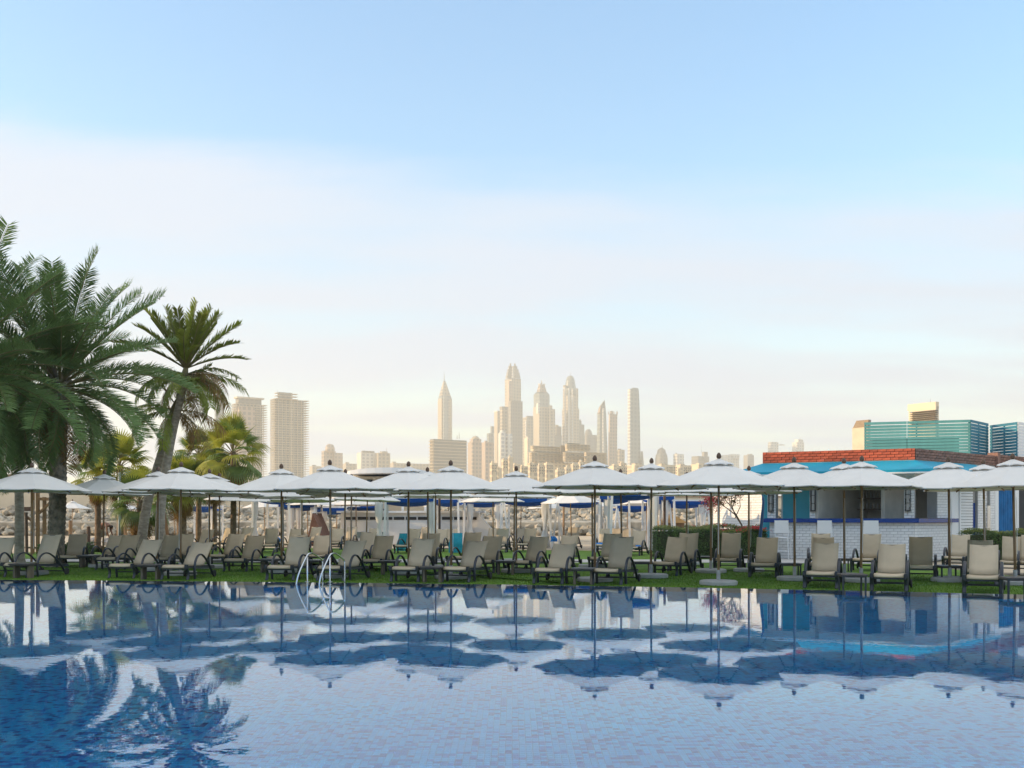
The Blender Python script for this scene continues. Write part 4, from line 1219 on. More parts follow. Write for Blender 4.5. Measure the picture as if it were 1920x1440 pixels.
# awning
def offset_path(pts, d):
    out = []
    for i, p in enumerate(pts):
        ds = []
        if i > 0: t = (p - pts[i - 1]).normalized(); ds.append(Vector((t.y, -t.x)))
        if i < len(pts) - 1: t = (pts[i + 1] - p).normalized(); ds.append(Vector((t.y, -t.x)))
        n_ = sum(ds, Vector((0, 0))).normalized()
        out.append(p + n_ * (d / max(0.4, n_.dot(ds[0]))))
    return out
PB = P0 + Vector((1.2, 3.55))
path = [PB, P0, P1, P1 + E2 * s2(1826)]
out_ = offset_path(path, 1.02); inn = offset_path(path, 0.03)
mb = MB(); k = len(path)
for i in range(k - 1):
    S = 6
    for s in range(S):
        a, c = s / S, (s + 1) / S
        sg = lambda t, base: base - 0.03 * math.sin(math.pi * t)
        i0, i1 = inn[i].lerp(inn[i + 1], a), inn[i].lerp(inn[i + 1], c); o0, o1 = out_[i].lerp(out_[i + 1], a), out_[i].lerp(out_[i + 1], c)
        m0, m1 = i0.lerp(o0, .5), i1.lerp(o1, .5)
        mb.add([(*i0, 3.47), (*i1, 3.47), (*m1, sg(c, 3.285)), (*m0, sg(a, 3.285)), (*o1, sg(c, 3.12)), (*o0, sg(a, 3.12)), (*o1, sg(c, 2.97)), (*o0, sg(a, 2.97))], [(3, 2, 1, 0), (5, 4, 2, 3), (7, 6, 4, 5)])
bpart('awning', mb, M['awning'])
for i in range(k - 1):
    mb = MB(); mb.bar((*out_[i], 2.99), (*out_[i + 1], 2.99), 0.04, 0.05); bpart('awning_rail', mb, M['trim'])
for p in out_[1:3]:
    pass
bpart('fascia', wbox(P0, E1, N1, 0, L1, -0.16, 0.0, 2.80, 3.36), M['trim']); bpart('fascia', wbox(P1, E2, N2, 0.01, s2(1782), -0.16, -0.002, 2.80, 3.36), M['trim'])
# counter
cw = bpart('counter', wbox(P0, E1, N1, s1(1443), L1 - 0.01, -0.30, -0.015, LAWN, 1.248), M['mortar_white'])
brick_run(cw, BO, 'brick', M['white_brick'], P0, E1, N1, s1(1443), L1, LAWN + 0.01, 1.247, 0.245, 0.1, 0.012, 0.03, limit=290)
sE = s2(1776)
cw2 = bpart('counter', wbox(P1, E2, N2, 0.0, sE, -0.30, -0.015, LAWN, 1.247), M['mortar_white'])
brick_run(cw2, BO, 'brick', M['white_brick'], P1, E2, N2, 0.0, sE, LAWN + 0.01, 1.246, 0.245, 0.1, 0.012, 0.03, limit=10)
mb = MB(); c_in = offset_path([P0 + E1 * s1(1428), P1, P1 + E2 * s2(1786)], -0.42); c_out = offset_path([P0 + E1 * s1(1428), P1, P1 + E2 * s2(1786)], 0.24)
mb.prism(c_out[:2] + c_in[1::-1], 1.252, 1.40); mb.prism(c_out[1:] + c_in[:0:-1], 1.253, 1.398)
bpart('counter_top', mb, M['counter_blue'])
# piers with wall lanterns
for p, e, n_, a0, a1, dd in ((P0, E1, N1, s1(1439), s1(1455), 0.02), (P0, E1, N1, s1(1518), s1(1532), 0.0), (P0, E1, N1, s1(1695), L1 - 0.005, 0.02), (P1, E2, N2, s2(1757), s2(1777), 0.0)):
    pr = bpart('pier', wbox(p, e, n_, a0, a1, -0.38, dd - 0.028, 1.41, 3.355), M['mortar_white'])
    brick_run(pr, BO, 'pier_brick', M['white_brick'], p + n_ * (dd - 0.008), e, n_, a0, a1, 1.412, 3.0, 0.245, 0.1, 0.012, 0.028)
for p, e, n_, px, dd in ((P0, E1, N1, 1446.5, 0.0), (P0, E1, N1, 1525.5, 0.0), (P0, E1, N1, 1702.5, 0.0)):
    c = p + e * s1(px) + n_ * 0.10; o = Vector((c.x, c.y, 2.05)) - BO
    rz = math.atan2(e.y, e.x)
    wl_ = inst('wall_lantern', (lambda mb: mb.box((0, 0, 0.50), (0.20, 0.16, 0.05)).box((0, 0, -0.38), (0.20, 0.16, 0.04)).box((0, 0.08, 0.05), (0.16, 0.02, 0.9)))(MB()).mesh('wall_lantern', M['lantern']), bar, o, (0, 0, rz))
    for sx in (-1, 1):
        for sy in (-1, 1):
            mb = MB(); mb.box((sx * 0.085, sy * 0.065, 0.06), (0.02, 0.02, 0.88)); mb.build('lantern_bar', M['lantern'], wl_)
    mb = MB(); mb.lathe([(0.055, -0.34), (0.055, 0.44)], 10); mb.build('lantern_glass', M['lantern_glass'], wl_)
    for zz_ in (-0.1, 0.2):
        mb = MB(); mb.box((0, 0, zz_), (0.19, 0.15, 0.02)); mb.build('lantern_ring', M['lantern'], wl_)
# inside walls
bpart('back_wall', wbox(P0, E1, N1, 1.9, L1 + 1.2, -3.4, -3.2, LAWN, 3.35), M['render_grey'])
bpart('back_wall', wbox(P1, E2, N2, -1.3, s2(1790), -3.2, -3.05, LAWN, 3.35), M['render_grey'])
bpart('inner_wall', wbox(P0 + E1 * 1.95, -N1, E1, 0.38, 3.2, -0.15, 0.0, LAWN, 3.35), M['render_grey'])
bpart('back_wall', wbox(P1, E2, N2, 0.05, s2(1758), -1.3, -1.15, LAWN, 3.35), M['render_grey'])
bpart('floor', wbox(P0, E1, N1, 0.2, L1, -3.2, -0.32, LAWN, 0.05), M['pave'])
# turquoise double door set in a white arched wall
aw = bpart('arch_wall', wbox(P0, E1, N1, 0.45, 1.95, -1.35, -1.20, LAWN, 3.35), M['white_brick'])
da, db = s1(1455) - 0.10, s1(1509) - 0.06
dr = bpart('door', wbox(P0, E1, N1, da + 0.12, db + 0.10, -1.20, -1.15, LAWN, 2.9), M['turq_door'])
mid = (da + db) / 2 + 0.11
for a0, a1 in ((da + 0.14, mid - 0.012), (mid + 0.012, db + 0.08)):
    for z0, z1 in ((1.0, 1.93), (1.97, 2.86), (0.0, 0.96)): bpart('door_panel', wbox(P0, E1, N1, a0, a1, -1.152, -1.135, z0, z1), M['turq_door'], dr)
bpart('side_panel', wbox(P0, E1, N1, -0.2, s1(1437), -0.9, -0.85, LAWN, 2.9), M['turq_door'])
# right wing
W = lambda nm, a, b_, d0, d1, z0, z1, m_: bpart(nm, wbox(P1, E2, N2, s2(a), s2(b_), d0, d1, z0, z1), M[m_])
W('corner_trim', 1782, 1797.5, -0.2, 0.0, LAWN, 3.33, 'trim'); W('corner_trim', 1797.6, 1799.5, -0.2, 0.05, LAWN, 3.33, 'trim')
W('wall', 1799.6, 1990, -0.28, -0.12, LAWN, 3.34, 'mortar_white')
for k in range(30):
    z0 = LAWN + 0.02 + k * 0.111
    W('siding_plank', 1799.7, 1827.5, -0.115, -0.07, z0, z0 + 0.088, 'siding')
W('blue_panel', 1829, 1833.5, -0.118, -0.10, LAWN, 2.0, 'counter_blue'); W('glass_panel', 1829, 1833.5, -0.118, -0.105, 2.0, 3.2, 'lantern_glass')
pr = bpart('pier', wbox(P1, E2, N2, s2(1834), s2(1850), -0.119, -0.03, LAWN, 3.335), M['mortar_white']); brick_run(pr, BO, 'pier_brick', M['white_brick'], P1 - N2 * 0.022, E2, N2, s2(1834), s2(1850), 0.9, 3.1, 0.245, 0.1)
pr = bpart('pier', wbox(P1, E2, N2, s2(1857), s2(1865.5), -0.119, -0.03, LAWN, 3.335), M['mortar_white']); brick_run(pr, BO, 'pier_brick', M['white_brick'], P1 - N2 * 0.022, E2, N2, s2(1857), s2(1865.5), 0.9, 3.1, 0.245, 0.1)
W('steel_locker', 1850.5, 1856.5, -0.115, 0.02, LAWN, 1.9, 'steel')
df = W('door_frame', 1866, 1872.5, -0.118, 0.0, LAWN, 3.2, 'trim'); W('door_frame', 1903.5, 1910.5, -0.118, 0.0, LAWN, 3.2, 'trim'); W('door_frame', 1872.6, 1903.4, -0.118, 0.0, 3.0, 3.2, 'trim')
mb = MB()
N_ = 40; sa, sb = s2(1872.6), s2(1903.4)
row = []
for i in range(N_ + 1):
    t = i / N_; p = P1 + E2 * (sa + (sb - sa) * t) + N2 * (-0.085 + 0.025 * math.sin(t * 46) + 0.01 * math.sin(t * 17))
    row.append(p)
mb.add([(*p, LAWN) for p in row] + [(*p, 3.0) for p in row], [(i, i + 1, N_ + 2 + i, N_ + 1 + i) for i in range(N_)])
bpart('curtain', mb, M['blue_curtain'])
W('dark_opening', 1911, 1985, -0.118, -0.10, LAWN, 2.9, 'dark')
# bottles and glass rack over the back bar
rk_c = P0 + E1 * s1(1622) - N1 * 2.6
t = thing('glass_rack', 'hanging timber rack of bottles and glasses inside the dark bar', 'glass rack', (rk_c.x, rk_c.y, 1.75), math.atan2(E1.y, E1.x))
for z in (0.0, 0.42, 0.82):
    mb = MB(); mb.box((0, 0, z), (1.25, 0.28, 0.035)); mb.build('shelf', M['tableleg'], t)
for sx in (-0.6, 0.6):
    mb = MB(); mb.box((sx, 0, 0.78), (0.03, 0.05, 1.6)); mb.build('hanger', M['frame'], t)
bt = MB(); bt.lathe([(0.035, 0.0), (0.037, 0.15), (0.032, 0.19), (0.013, 0.22), (0.013, 0.28)], 8); BT = bt.mesh('bottle', M['lantern_glass']); bt2 = MB(); bt2.lathe([(0.035, 0.0), (0.037, 0.15), (0.032, 0.19), (0.013, 0.22), (0.013, 0.28)], 8); BT2 = bt2.mesh('bottle', M['concrete'])
for k in range(18):
    p = rk_c + E1 * (-0.52 + 0.13 * (k % 9))
    o = inst('bottle', BT if k % 3 else BT2, None, (p.x, p.y, 1.7675 + 0.42 * (k // 9)))
    tag(o, 'small glass bottle standing on the rack inside the bar', 'bottle', 'bottles on the bar rack')
# white bar stools
for i, (px, lb) in enumerate(((1476, 'white tall bar stool below the turquoise double door'), (1555, 'white tall bar stool at the middle of the bar, left of the leaning pole'), (1640, 'white tall bar stool before the right half of the brick counter'))):
    c = P0 + E1 * s1(px) + N1 * 0.75
    t = thing('bar_stool', lb, 'bar stool', (c.x, c.y, LAWN + 0.008), math.atan2(E1.y, E1.x) + math.pi, 'white bar stools along the counter')
    mb = MB(); mb.cbox((0, 0, 0.80), (0.46, 0.44, 0.045), 0.02); mb.build('seat', M['white_plastic'], t)
    mb = MB(); mb.loft([[(-0.26, 0.20, 0.95), (0.26, 0.20, 0.95), (0.26, 0.235, 0.95), (-0.26, 0.235, 0.95)], [(-0.25, 0.27, 1.42), (0.25, 0.27, 1.42), (0.25, 0.30, 1.42), (-0.25, 0.30, 1.42)]]); mb.build('backrest', M['white_plastic'], t)
    for sx in (-1, 1):
        for sy in (-1, 1):
            mb = MB(); mb.tube([(sx * 0.25, sy * 0.23, 0), (sx * 0.21, sy * 0.20, 0.78)], 0.017, 6); mb.build('leg', M['white_plastic'], t)
        mb = MB(); mb.tube([(sx * 0.22, 0.2, 0.8), (sx * 0.24, 0.22, 1.0)], 0.015, 6); mb.build('back_post', M['white_plastic'], t)
        mb = MB(); mb.tube(arc([(sx * 0.24, 0.22, 1.02), (sx * 0.26, 0.0, 1.03), (sx * 0.23, -0.18, 0.81)]), 0.014, 6); mb.build('armrest', M['white_plastic'], t)
    for sy in (-1, 1):
        mb = MB(); mb.tube([(-0.235, sy * 0.22, 0.30), (0.235, sy * 0.22, 0.30)], 0.012, 6); mb.build('footrest', M['white_plastic'], t)

# teal slat screen on the roof
SC = thing('slat_screen', 'tall teal slat screen hiding the plant on the bar roof', 'slat screen', (PX(1820, 43.6), 43.6, 3.487))
so_ = Vector((PX(1820, 43.6), 43.6, 3.487))
A_, B_, C_, D_, E_, F_ = (Vector((PX(x, Y), Y)) for x, Y in ((1620, 44.9), (1820, 43.6), (1853, 45.4), (1856, 45.6), (1908, 43.9), (1950, 45.4)))
ztop = PZ(786.8, 43.6)
def slats(p, q_, m_, ztop, segs=((0, 1),), skip=()):
    e = (q_ - p); L = e.length; e.normalize(); n_ = Vector((e.y, -e.x)); ang = math.atan2(e.y, e.x)
    z = ztop; k = 0
    while z > 3.62:
        h = 0.116
        for a, c in segs:
            if (k, a) in skip: continue
            key = ('slat', round((c - a) * L, 3), m_)
            if key not in BRICK:
                mb = MB(); mb.box((0, 0, 0), ((c - a) * L - 0.02, 0.03, h)); BRICK[key] = mb.mesh('slat', M[m_])
            cc = p + e * (L * (a + c) / 2)
            o = inst('slat', BRICK[key], SC, (cc.x - so_.x, cc.y - so_.y, z - h / 2 - so_.z), (0, 0, ang))
        z -= h + (0.034 if k == 0 else 0.017); k += 1
    m2 = max(2, int(L / 1.5))
    for i in range(m2 + 1):
        c = p + e * (0.06 + (L - 0.12) * i / m2) - n_ * 0.045
        mb = MB(); mb.box((c.x - so_.x, c.y - so_.y, (ztop - 0.02 - 3.487) / 2), (0.06, 0.05, ztop - 0.02 - 3.487), ang); mb.build('post', M['teal_dark'], SC)
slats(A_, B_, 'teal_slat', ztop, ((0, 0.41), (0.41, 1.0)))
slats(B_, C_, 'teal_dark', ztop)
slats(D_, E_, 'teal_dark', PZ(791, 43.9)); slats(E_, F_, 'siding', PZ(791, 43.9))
mb = MB(); mb.prism([p - Vector((so_.x, so_.y)) for p in (A_ + Vector((0.5, 0.35)), B_ + Vector((-0.3, 0.45)), B_ + Vector((-0.1, 2.2)), A_ + Vector((0.9, 2.2)))], 0.0, 1.45); mb.build('plant_housing', M['lantern'], SC)  # dark colour stands in for shade in the gaps between slats

# sunlit white brick wall left of the bar
WA, WB = Vector((PX(1338, 48.6), 48.6)), Vector((PX(1447, 44.8), 44.8))
we = (WB - WA).normalized(); wn_ = Vector((we.y, -we.x)); wo = Vector((WA.x, WA.y, LAWN))
wall = thing('boundary_wall', 'sunlit white brick wall behind the bougainvillea, left of the bar', 'wall', wo)
bpart('core', wbox(WA, we, wn_, 0, (WB - WA).length, -0.3, -0.012, LAWN, 3.42), M['mortar_white'], wall, wo)
bpart('coping', wbox(WA, we, wn_, -0.05, (WB - WA).length + 0.05, -0.36, 0.06, 3.423, 3.52), M['stone_cap'], wall, wo)
brick_run(wall, wo, 'brick', M['white_brick'], WA, we, wn_, 0, (WB - WA).length, 0.55, 3.42, 0.30, 0.118, limit=300)

# ------------------------------------------------------------------ hedges, flowers, bougainvillea
def leaves(n, sampler, size, m_, name, parent, seed, o=None, kind='stuff'):
    r_ = random.Random(seed); V, F = [], []
    for i in range(n):
        p, nn = sampler(r_)
        d = Vector((r_.uniform(-1, 1), r_.uniform(-1, 1), r_.uniform(-1, 1))) * 0.7 + nn
        d.normalize(); a = d.cross(Vector((r_.uniform(-1, 1), r_.uniform(-1, 1), r_.uniform(-1, 1)))).normalized(); b_ = d.cross(a)
        s = size * r_.uniform(0.7, 1.3); k_ = len(V)
        V += [p - a * s, p - b_ * s * 0.55 + d * s * 0.15, p + a * s, p + b_ * s * 0.55 + d * s * 0.15]; F.append((k_, k_ + 1, k_ + 2, k_ + 3))
    mb = MB(); mb.add(V, F)
    ob = mb.build(name, m_, parent); tag(ob, kind=kind); return ob
def hedge(label, x0, x1, Y, dep, h, seed, top=True, flowers=0, n=5200):
    X0, X1 = PX(x0, Y), PX(x1, Y); w = X1 - X0
    t = thing('hedge', label, 'hedge', ((X0 + X1) / 2, Y + dep / 2, LAWN))
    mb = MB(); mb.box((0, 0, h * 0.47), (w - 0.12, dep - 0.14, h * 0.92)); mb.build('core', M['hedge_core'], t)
    nzp = lambda x, y: 0.05 * math.sin(x * 3.1 + seed) + 0.04 * math.sin(x * 7.7 + y * 3)
    def smp(r_):
        f = r_.random()
        if f < 0.52: x, z = r_.uniform(-w / 2, w / 2), r_.uniform(0.02, h); return Vector((x, -dep / 2 + nzp(x, z) + r_.uniform(-.03, .07), z)), Vector((0, -0.8, 0.4))
        if f < 0.86: x, y = r_.uniform(-w / 2, w / 2), r_.uniform(-dep / 2, dep / 2); return Vector((x, y, h + nzp(x, y) + r_.uniform(-.05, .03))), Vector((0, -.2, 1))
        s_ = r_.choice((-1, 1)); return Vector((s_ * w / 2 + r_.uniform(-.06, .04), r_.uniform(-dep / 2, dep / 2), r_.uniform(0.02, h))), Vector((s_, 0, 0.3))
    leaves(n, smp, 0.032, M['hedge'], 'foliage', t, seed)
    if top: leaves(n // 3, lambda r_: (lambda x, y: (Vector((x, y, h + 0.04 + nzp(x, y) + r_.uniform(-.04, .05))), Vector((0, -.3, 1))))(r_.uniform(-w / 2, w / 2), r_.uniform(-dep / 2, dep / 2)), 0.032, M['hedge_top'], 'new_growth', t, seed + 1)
    if flowers:
        r2 = random.Random(seed + 5); cl = [(r2.uniform(-w / 2, w / 2), r2.uniform(-dep / 2, dep * 0.2)) for _ in range(9)]
        leaves(flowers, lambda r_: (lambda c: (Vector((c[0] + r_.gauss(0, .13), c[1] + r_.gauss(0, .1), h + 0.07 + nzp(*c) + r_.uniform(-.05, .06))), Vector((0, -.5, 1))))(r_.choice(cl)), 0.035, M['flower_red'], 'flowers', t, seed + 2)
    return t
hedge('clipped green hedge between the loungers and the bougainvillea', 1229, 1352, 38.0, 1.2, 1.08, 61)
hedge('clipped hedge with red flowers on top, left of the bar counter', 1352, 1439, 37.6, 1.1, 1.00, 63, flowers=420)
hedge('taller yellow green hedge row behind the clipped one, under the white brick wall', 1290, 1440, 42.0, 1.0, 1.12, 65, flowers=120)
hedge('bright green hedge before the blue curtained door', 1818, 1945, 34.6, 0.9, 1.0, 67)
hedge('short dark hedge at the foot of the thick date palm', 70, 165, 37.5, 0.8, 0.55, 69, top=False, n=2600)
bb = Vector((PX(1391, 40.6), 40.6, LAWN))
bt_ = thing('bougainvillea', 'leaning bougainvillea with bare stems and red orange blossom before the white wall', 'small tree', bb)
bxy = lambda x, y, dy=0.0: Vector((PX(x, 40.6 + dy), 40.6 + dy, PZ(y, 40.6 + dy))) - bb
for pts, r0 in (([(1391, 1042), (1391, 985), (1382, 968), (1366, 955), (1352, 945)], 0.035), ([(1391, 985), (1378, 965), (1371, 945), (1372, 925)], 0.03), ([(1382, 968), (1370, 950), (1366, 930)], 0.025), ([(1378, 972), (1388, 950), (1387, 938), (1391, 925)], 0.02), ([(1371, 950), (1358, 935), (1345, 930)], 0.02), ([(1374, 950), (1380, 930)], 0.018)):
    mb = MB(); pp = [bxy(x, y, 0.12 * math.sin(x)) for x, y in pts]; mb.tube(pp, [r0 * (1 - 0.55 * i / (len(pp) - 1)) for i in range(len(pp))], 6); mb.build('stem', M['branch'], bt_, smooth=True)
cl_c = [(1370, 925), (1382, 928), (1360, 932), (1352, 942), (1376, 940), (1390, 922), (1362, 920), (1345, 938), (1384, 915), (1372, 912), (1356, 915)]
def csmp(sc):
    def f(r_):
        x, y = r_.choice(cl_c); c = bxy(x, y, r_.uniform(-.3, .3)); d = Vector((r_.gauss(0, 1), r_.gauss(0, 1), r_.gauss(0, 1))).normalized() * r_.uniform(0, sc)
        return c + d, d.normalized()
    return f
leaves(1300, csmp(0.30), 0.033, M['boug_leaf'], 'foliage', bt_, 71); leaves(520, csmp(0.33), 0.03, M['flower_pink'], 'blossom', bt_, 72)
b2 = Vector((PX(1334, 44), 44, LAWN))
bt2_ = thing('bougainvillea', 'bright pink red bougainvillea clump beside the white shade legs', 'small tree', b2)
mb = MB(); mb.tube([(0, 0, 0), (0.05, 0, 0.9), (-0.05, 0, 1.9), (0.05, 0, 2.4)], [0.04, 0.035, 0.03, 0.02], 6); mb.build('stem', M['branch'], bt2_, smooth=True)
def c2(r_):
    d = Vector((r_.gauss(0, .22), r_.gauss(0, .2), r_.gauss(0, .22))); return Vector((0, 0, 2.25)) + d, d.normalized() if d.length else Vector((0, 0, 1))
leaves(700, c2, 0.04, M['flower_pink'], 'blossom', bt2_, 73); leaves(300, c2, 0.036, M['boug_leaf'], 'foliage', bt2_, 74)

# ------------------------------------------------------------------ beach: breakwater, walls, pavilion, huts, shade frames
rk = random.Random(8)
mb = MB()
ico = []
import bmesh
bm = bmesh.new(); bmesh.ops.create_icosphere(bm, subdivisions=1, radius=1); bm.verts.ensure_lookup_table()
iv = [v.co.copy() for v in bm.verts]; fi = [tuple(v.index for v in f.verts) for f in bm.faces]; bm.free()
def rock(mb, c, s, r_):
    sx, sy, sz = (s * r_.uniform(0.75, 1.3) for _ in range(3)); m_ = Matrix.Rotation(r_.uniform(0, 6.3), 3, 'Z') @ Matrix.Rotation(r_.uniform(-.5, .5), 3, 'X')
    mb.add([Vector(c) + m_ @ Vector((v.x * sx, v.y * sy, v.z * sz * 0.8)) * r_.uniform(0.78, 1.15) for v in iv], fi)
for k in range(3200):
    u = rk.random(); X = rk.uniform(-62, 26)
    if rk.random() < 0.35 and X > 22: continue
    h_top = 2.25 if X < -4 else 2.05
    rock(mb, (X, 86.5 + 8 * u + rk.uniform(-.4, .4), LAWN + 0.1 + h_top * u + rk.uniform(-.15, .2)), rk.uniform(0.2, 0.46), rk)
tag(mb.build('breakwater_rocks', M['rock']), kind='stuff')
mb = MB(); mb.prism([(-75, 88), (30, 88), (30, 100), (-75, 100)], -0.14, [1.0, 1.0, 2.1, 2.1]); mb.v = [v for v in mb.v]
tag(mb.build('breakwater_bank', M['rock']), kind='structure')
t = thing('sea_wall', 'long beige rendered wall on top of the rocks at the left', 'wall', (-40, 97, 1.9))
mb = MB(); mb.box((-5.5, 0, 1.15), (70 - 4, 0.5, 2.3)); mb.build('wall', M['beige_wall'], t)
mb = MB(); mb.box((-5.5, 0, 2.37), (70 - 3.8, 0.62, 0.12)); mb.build('coping', M['stone_cap'], t)
t = thing('sea_wall', 'lower beige wall over the breakwater rocks at the right', 'wall', (10, 99, 1.9))
mb = MB(); mb.box((4, 0, 0.75), (50, 0.5, 1.5)); mb.build('wall', M['beige_wall'], t)
mb = MB(); mb.box((4, 0, 1.56), (50.2, 0.62, 0.12)); mb.build('coping', M['stone_cap'], t)
t = thing('flat_roofed_house', 'beige flat roofed house with a brown eave at the left edge behind the palms', 'house', (PX(-20, 104), 104, 1.9))
mb = MB(); mb.box((0, 0, 1.7), (7.6, 6, 3.6)); mb.build('wall', M['beige_wall'], t)
mb = MB(); mb.box((0, -0.2, 3.65), (8.4, 7, 0.3)); mb.build('roof', M['stone_cap'], t)
for k in range(3):
    mb = MB(); mb.box((-2.4 + 2.4 * k, -3.01, 1.8), (1.3, 0.06, 1.2)); mb.build('window', M['lantern_glass'], t)

Yp = 63.0
t = thing('beach_pavilion', 'pavilion with a curved white roof slab showing behind the parasol tops', 'pavilion', (PX(735, Yp), Yp, LAWN)); po = Vector((PX(735, Yp), Yp, LAWN))
rings = []
for k in range(13):
    u = k / 12; x = 645 + (835 - 645) * u; bow = 1 - (2 * u - 0.9) ** 2
    yt = 893 - 14.5 * max(0, bow) ** 0.55; yb = 894 - 5.5 * max(0, bow) ** 0.5
    rings.append([Vector((PX(x, Yp), Yp - 1.4 * max(0, bow) ** .5, PZ(yb, Yp))) - po, Vector((PX(x, Yp), Yp + 6, PZ(yb, Yp))) - po, Vector((PX(x, Yp), Yp + 6, PZ(yt, Yp) + 0.1)) - po, Vector((PX(x, Yp), Yp - 1.4 * max(0, bow) ** .5, PZ(yt, Yp))) - po])
mb = MB(); mb.loft(rings); mb.build('roof', M['trim'], t)
mb = MB(); mb.box((0.1, 3.2, 2.05), (4.9, 5.4, 4.1)); mb.build('wall', M['beige_wall'], t)
for x, w in ((-1.45, 0.34), (-0.2, 0.12), (1.2, 0.5)):
    mb = MB(); mb.box((x, 0.47, 3.3), (w, 0.06, 1.2)); mb.build('window', M['dark'], t)
for x in (-2.2, -0.75, 0.7, 2.1):
    mb = MB(); mb.box((x, -0.3, 1.95), (0.14, 0.14, 3.9)); mb.build('column', M['trim'], t)
Yh2 = 59.5
t = thing('beach_hut', 'long low white beach hut with a dark window strip below the parasols', 'beach hut', (PX(770, Yh2), Yh2 + 1.5, -0.14))
wd = PX(905, Yh2) - PX(640, Yh2)
mb = MB(); mb.box((0, 0, 0.92), (wd, 2.4, 1.84)); mb.build('wall', M['siding'], t)
mb = MB(); mb.box((0, -0.1, 1.90), (wd + 0.4, 2.8, 0.12)); mb.build('roof', M['trim'], t)
for k in range(11):
    mb = MB(); mb.box((-wd / 2 + 0.6 + k * (wd - 1.2) / 10, -1.21, 1.52), (0.62, 0.05, 0.17)); mb.build('window', M['dark'], t)
for x in (-3.1, -1.9, 0.4, 1.4):
    mb = MB(); mb.box((x, -1.21, 0.55), (0.75, 0.05, 0.34)); mb.build('vent', M['teal_box'], t)
# tents
def tent(x0, x1, xr, ytop, Y, m_, label):
    t = thing('beach_tent', label, 'tent', (PX((x0 + x1) / 2, Y), Y, -0.14)); o = Vector((PX((x0 + x1) / 2, Y), Y, -0.14))
    X0, X1, XR_, zt = PX(x0, Y) - o.x, PX(x1, Y) - o.x, PX(xr, Y) - o.x, PZ(ytop, Y) + 0.14
    mb = MB(); mb.loft([[(X0, 0, 0.0), (XR_, 0, zt), (X1, 0, 0.0)], [(X0, 2.6, 0.0), (XR_, 2.6, zt), (X1, 2.6, 0.0)]]); mb.build('cover', m_, t)
    mb = MB(); mb.bar((XR_, -0.15, zt + 0.03), (XR_, 2.75, zt + 0.03), 0.06, 0.06); mb.build('ridge_pole', M['white_wood'], t)
tent(884, 945, 898, 963, 58, M['curtain'], 'sloping white tent roof right of the wide cream parasols')
tent(574, 612, 586, 962, 56, mat('brown_tent', (0.20, 0.10, 0.07), 0.9, var=0.2, transl=0.1), 'small brown tent beside the hanging white curtain')
t = thing('timber_hut', 'low brown timber hut with a thatch brim near the hedge end', 'hut', (PX(1262, 60), 60, -0.14))
mb = MB(); mb.box((0, 0.8, 0.62), (1.35, 1.6, 1.24)); mb.build('wall', M['timber'], t)
mb = MB(); mb.loft([[(-0.85, -0.25, 1.25), (0.85, -0.25, 1.25), (0.85, 1.9, 1.25), (-0.85, 1.9, 1.25)], [(-0.15, 0.7, 1.72), (0.15, 0.7, 1.72), (0.15, 0.9, 1.72), (-0.15, 0.9, 1.72)]]); mb.build('roof', M['frond_dry'], t)
mb = MB(); mb.box((0.32, -0.02, 0.5), (0.5, 0.06, 1.0)); mb.build('door', M['dark'], t)
# white timber shade frames with blue canvas and tied curtains
def curtain_mb(x, y, z0, z1, w, seed):
    r_ = random.Random(seed); rings = []
    for k in range(9):
        u = k / 8; z = z1 + (z0 - z1) * u
        ww = w * (1 - 0.62 * math.exp(-((u - 0.55) / 0.17) ** 2)) * (0.85 + 0.25 * u)
        ring = []
        for j in range(14):
            th = 2 * math.pi * j / 14; rr = ww / 2 * (1 + 0.16 * math.sin(5 * th + seed))
            ring.append((x + rr * math.cos(th), y + 0.45 * rr * math.sin(th), z))
        rings.append(ring)
    return MB().loft(rings)
def shade_frame(x, Y, w, ytop, label, seed, curtains=(-1, 1), legs='post'):
    r_ = random.Random(seed)
    o = Vector((PX(x, Y), Y, -0.14)); t = thing('shade_frame', label, 'beach cabana', o, R(r_.uniform(-8, 8)), 'white shade frames with blue canvas on the beach')
    H = PZ(ytop, Y) + 0.14; D = 2.2
    for sx in (-1, 1):
        for sy in (0, 1):
            if legs == 'a' and sy == 0:
                for d_ in (-0.28, 0.28):
                    mb = MB(); mb.bar((sx * w / 2 + d_, 0, 0), (sx * w / 2, 0, H), 0.09, 0.09); mb.build('leg', M['white_wood'], t)
            else:
                mb = MB(); mb.bar((sx * w / 2 * (1.08 if sy == 0 else 1), sy * D, 0), (sx * w / 2, sy * D, H), 0.10, 0.10); mb.build('leg', M['white_wood'], t)
    for sy in (0, 1):
        mb = MB(); mb.bar((-w / 2 - 0.1, sy * D, H + 0.03), (w / 2 + 0.1, sy * D, H + 0.03), 0.07, 0.07); mb.build('beam', M['white_wood'], t)
    rows = []
    for i in range(7):
        u = i / 6; y = u * D; row = []
        for j in range(7):
            v = j / 6; xx = (v - 0.5) * w
            row.append((xx, y, H - 0.06 - 0.30 * 4 * u * (1 - u) * (0.6 + 0.4 * math.sin(math.pi * v)) - 0.10 * u))
        rows.append(row)
    mb = MB(); mb.add([p for r0 in rows for p in r0], [(i * 7 + j, i * 7 + j + 1, (i + 1) * 7 + j + 1, (i + 1) * 7 + j) for i in range(6) for j in range(6)])
    val = [((v / 6 - 0.5) * w, -0.06, H - 0.02) for v in range(7)] + [((v / 6 - 0.5) * w, -0.07, H - 0.16 - 0.06 * math.sin(math.pi * v / 6)) for v in range(7)]
    mb.add(val, [(i, i + 1, 8 + i, 7 + i) for i in range(6)])
    mb.build('canvas', M['blue_cloth'], t)
    for c in curtains:
        curtain_mb(c * w / 2 * 0.94, 0.05, 0.05, H - 0.05, 0.42, seed).build('curtain', M['curtain'], t, smooth=True)
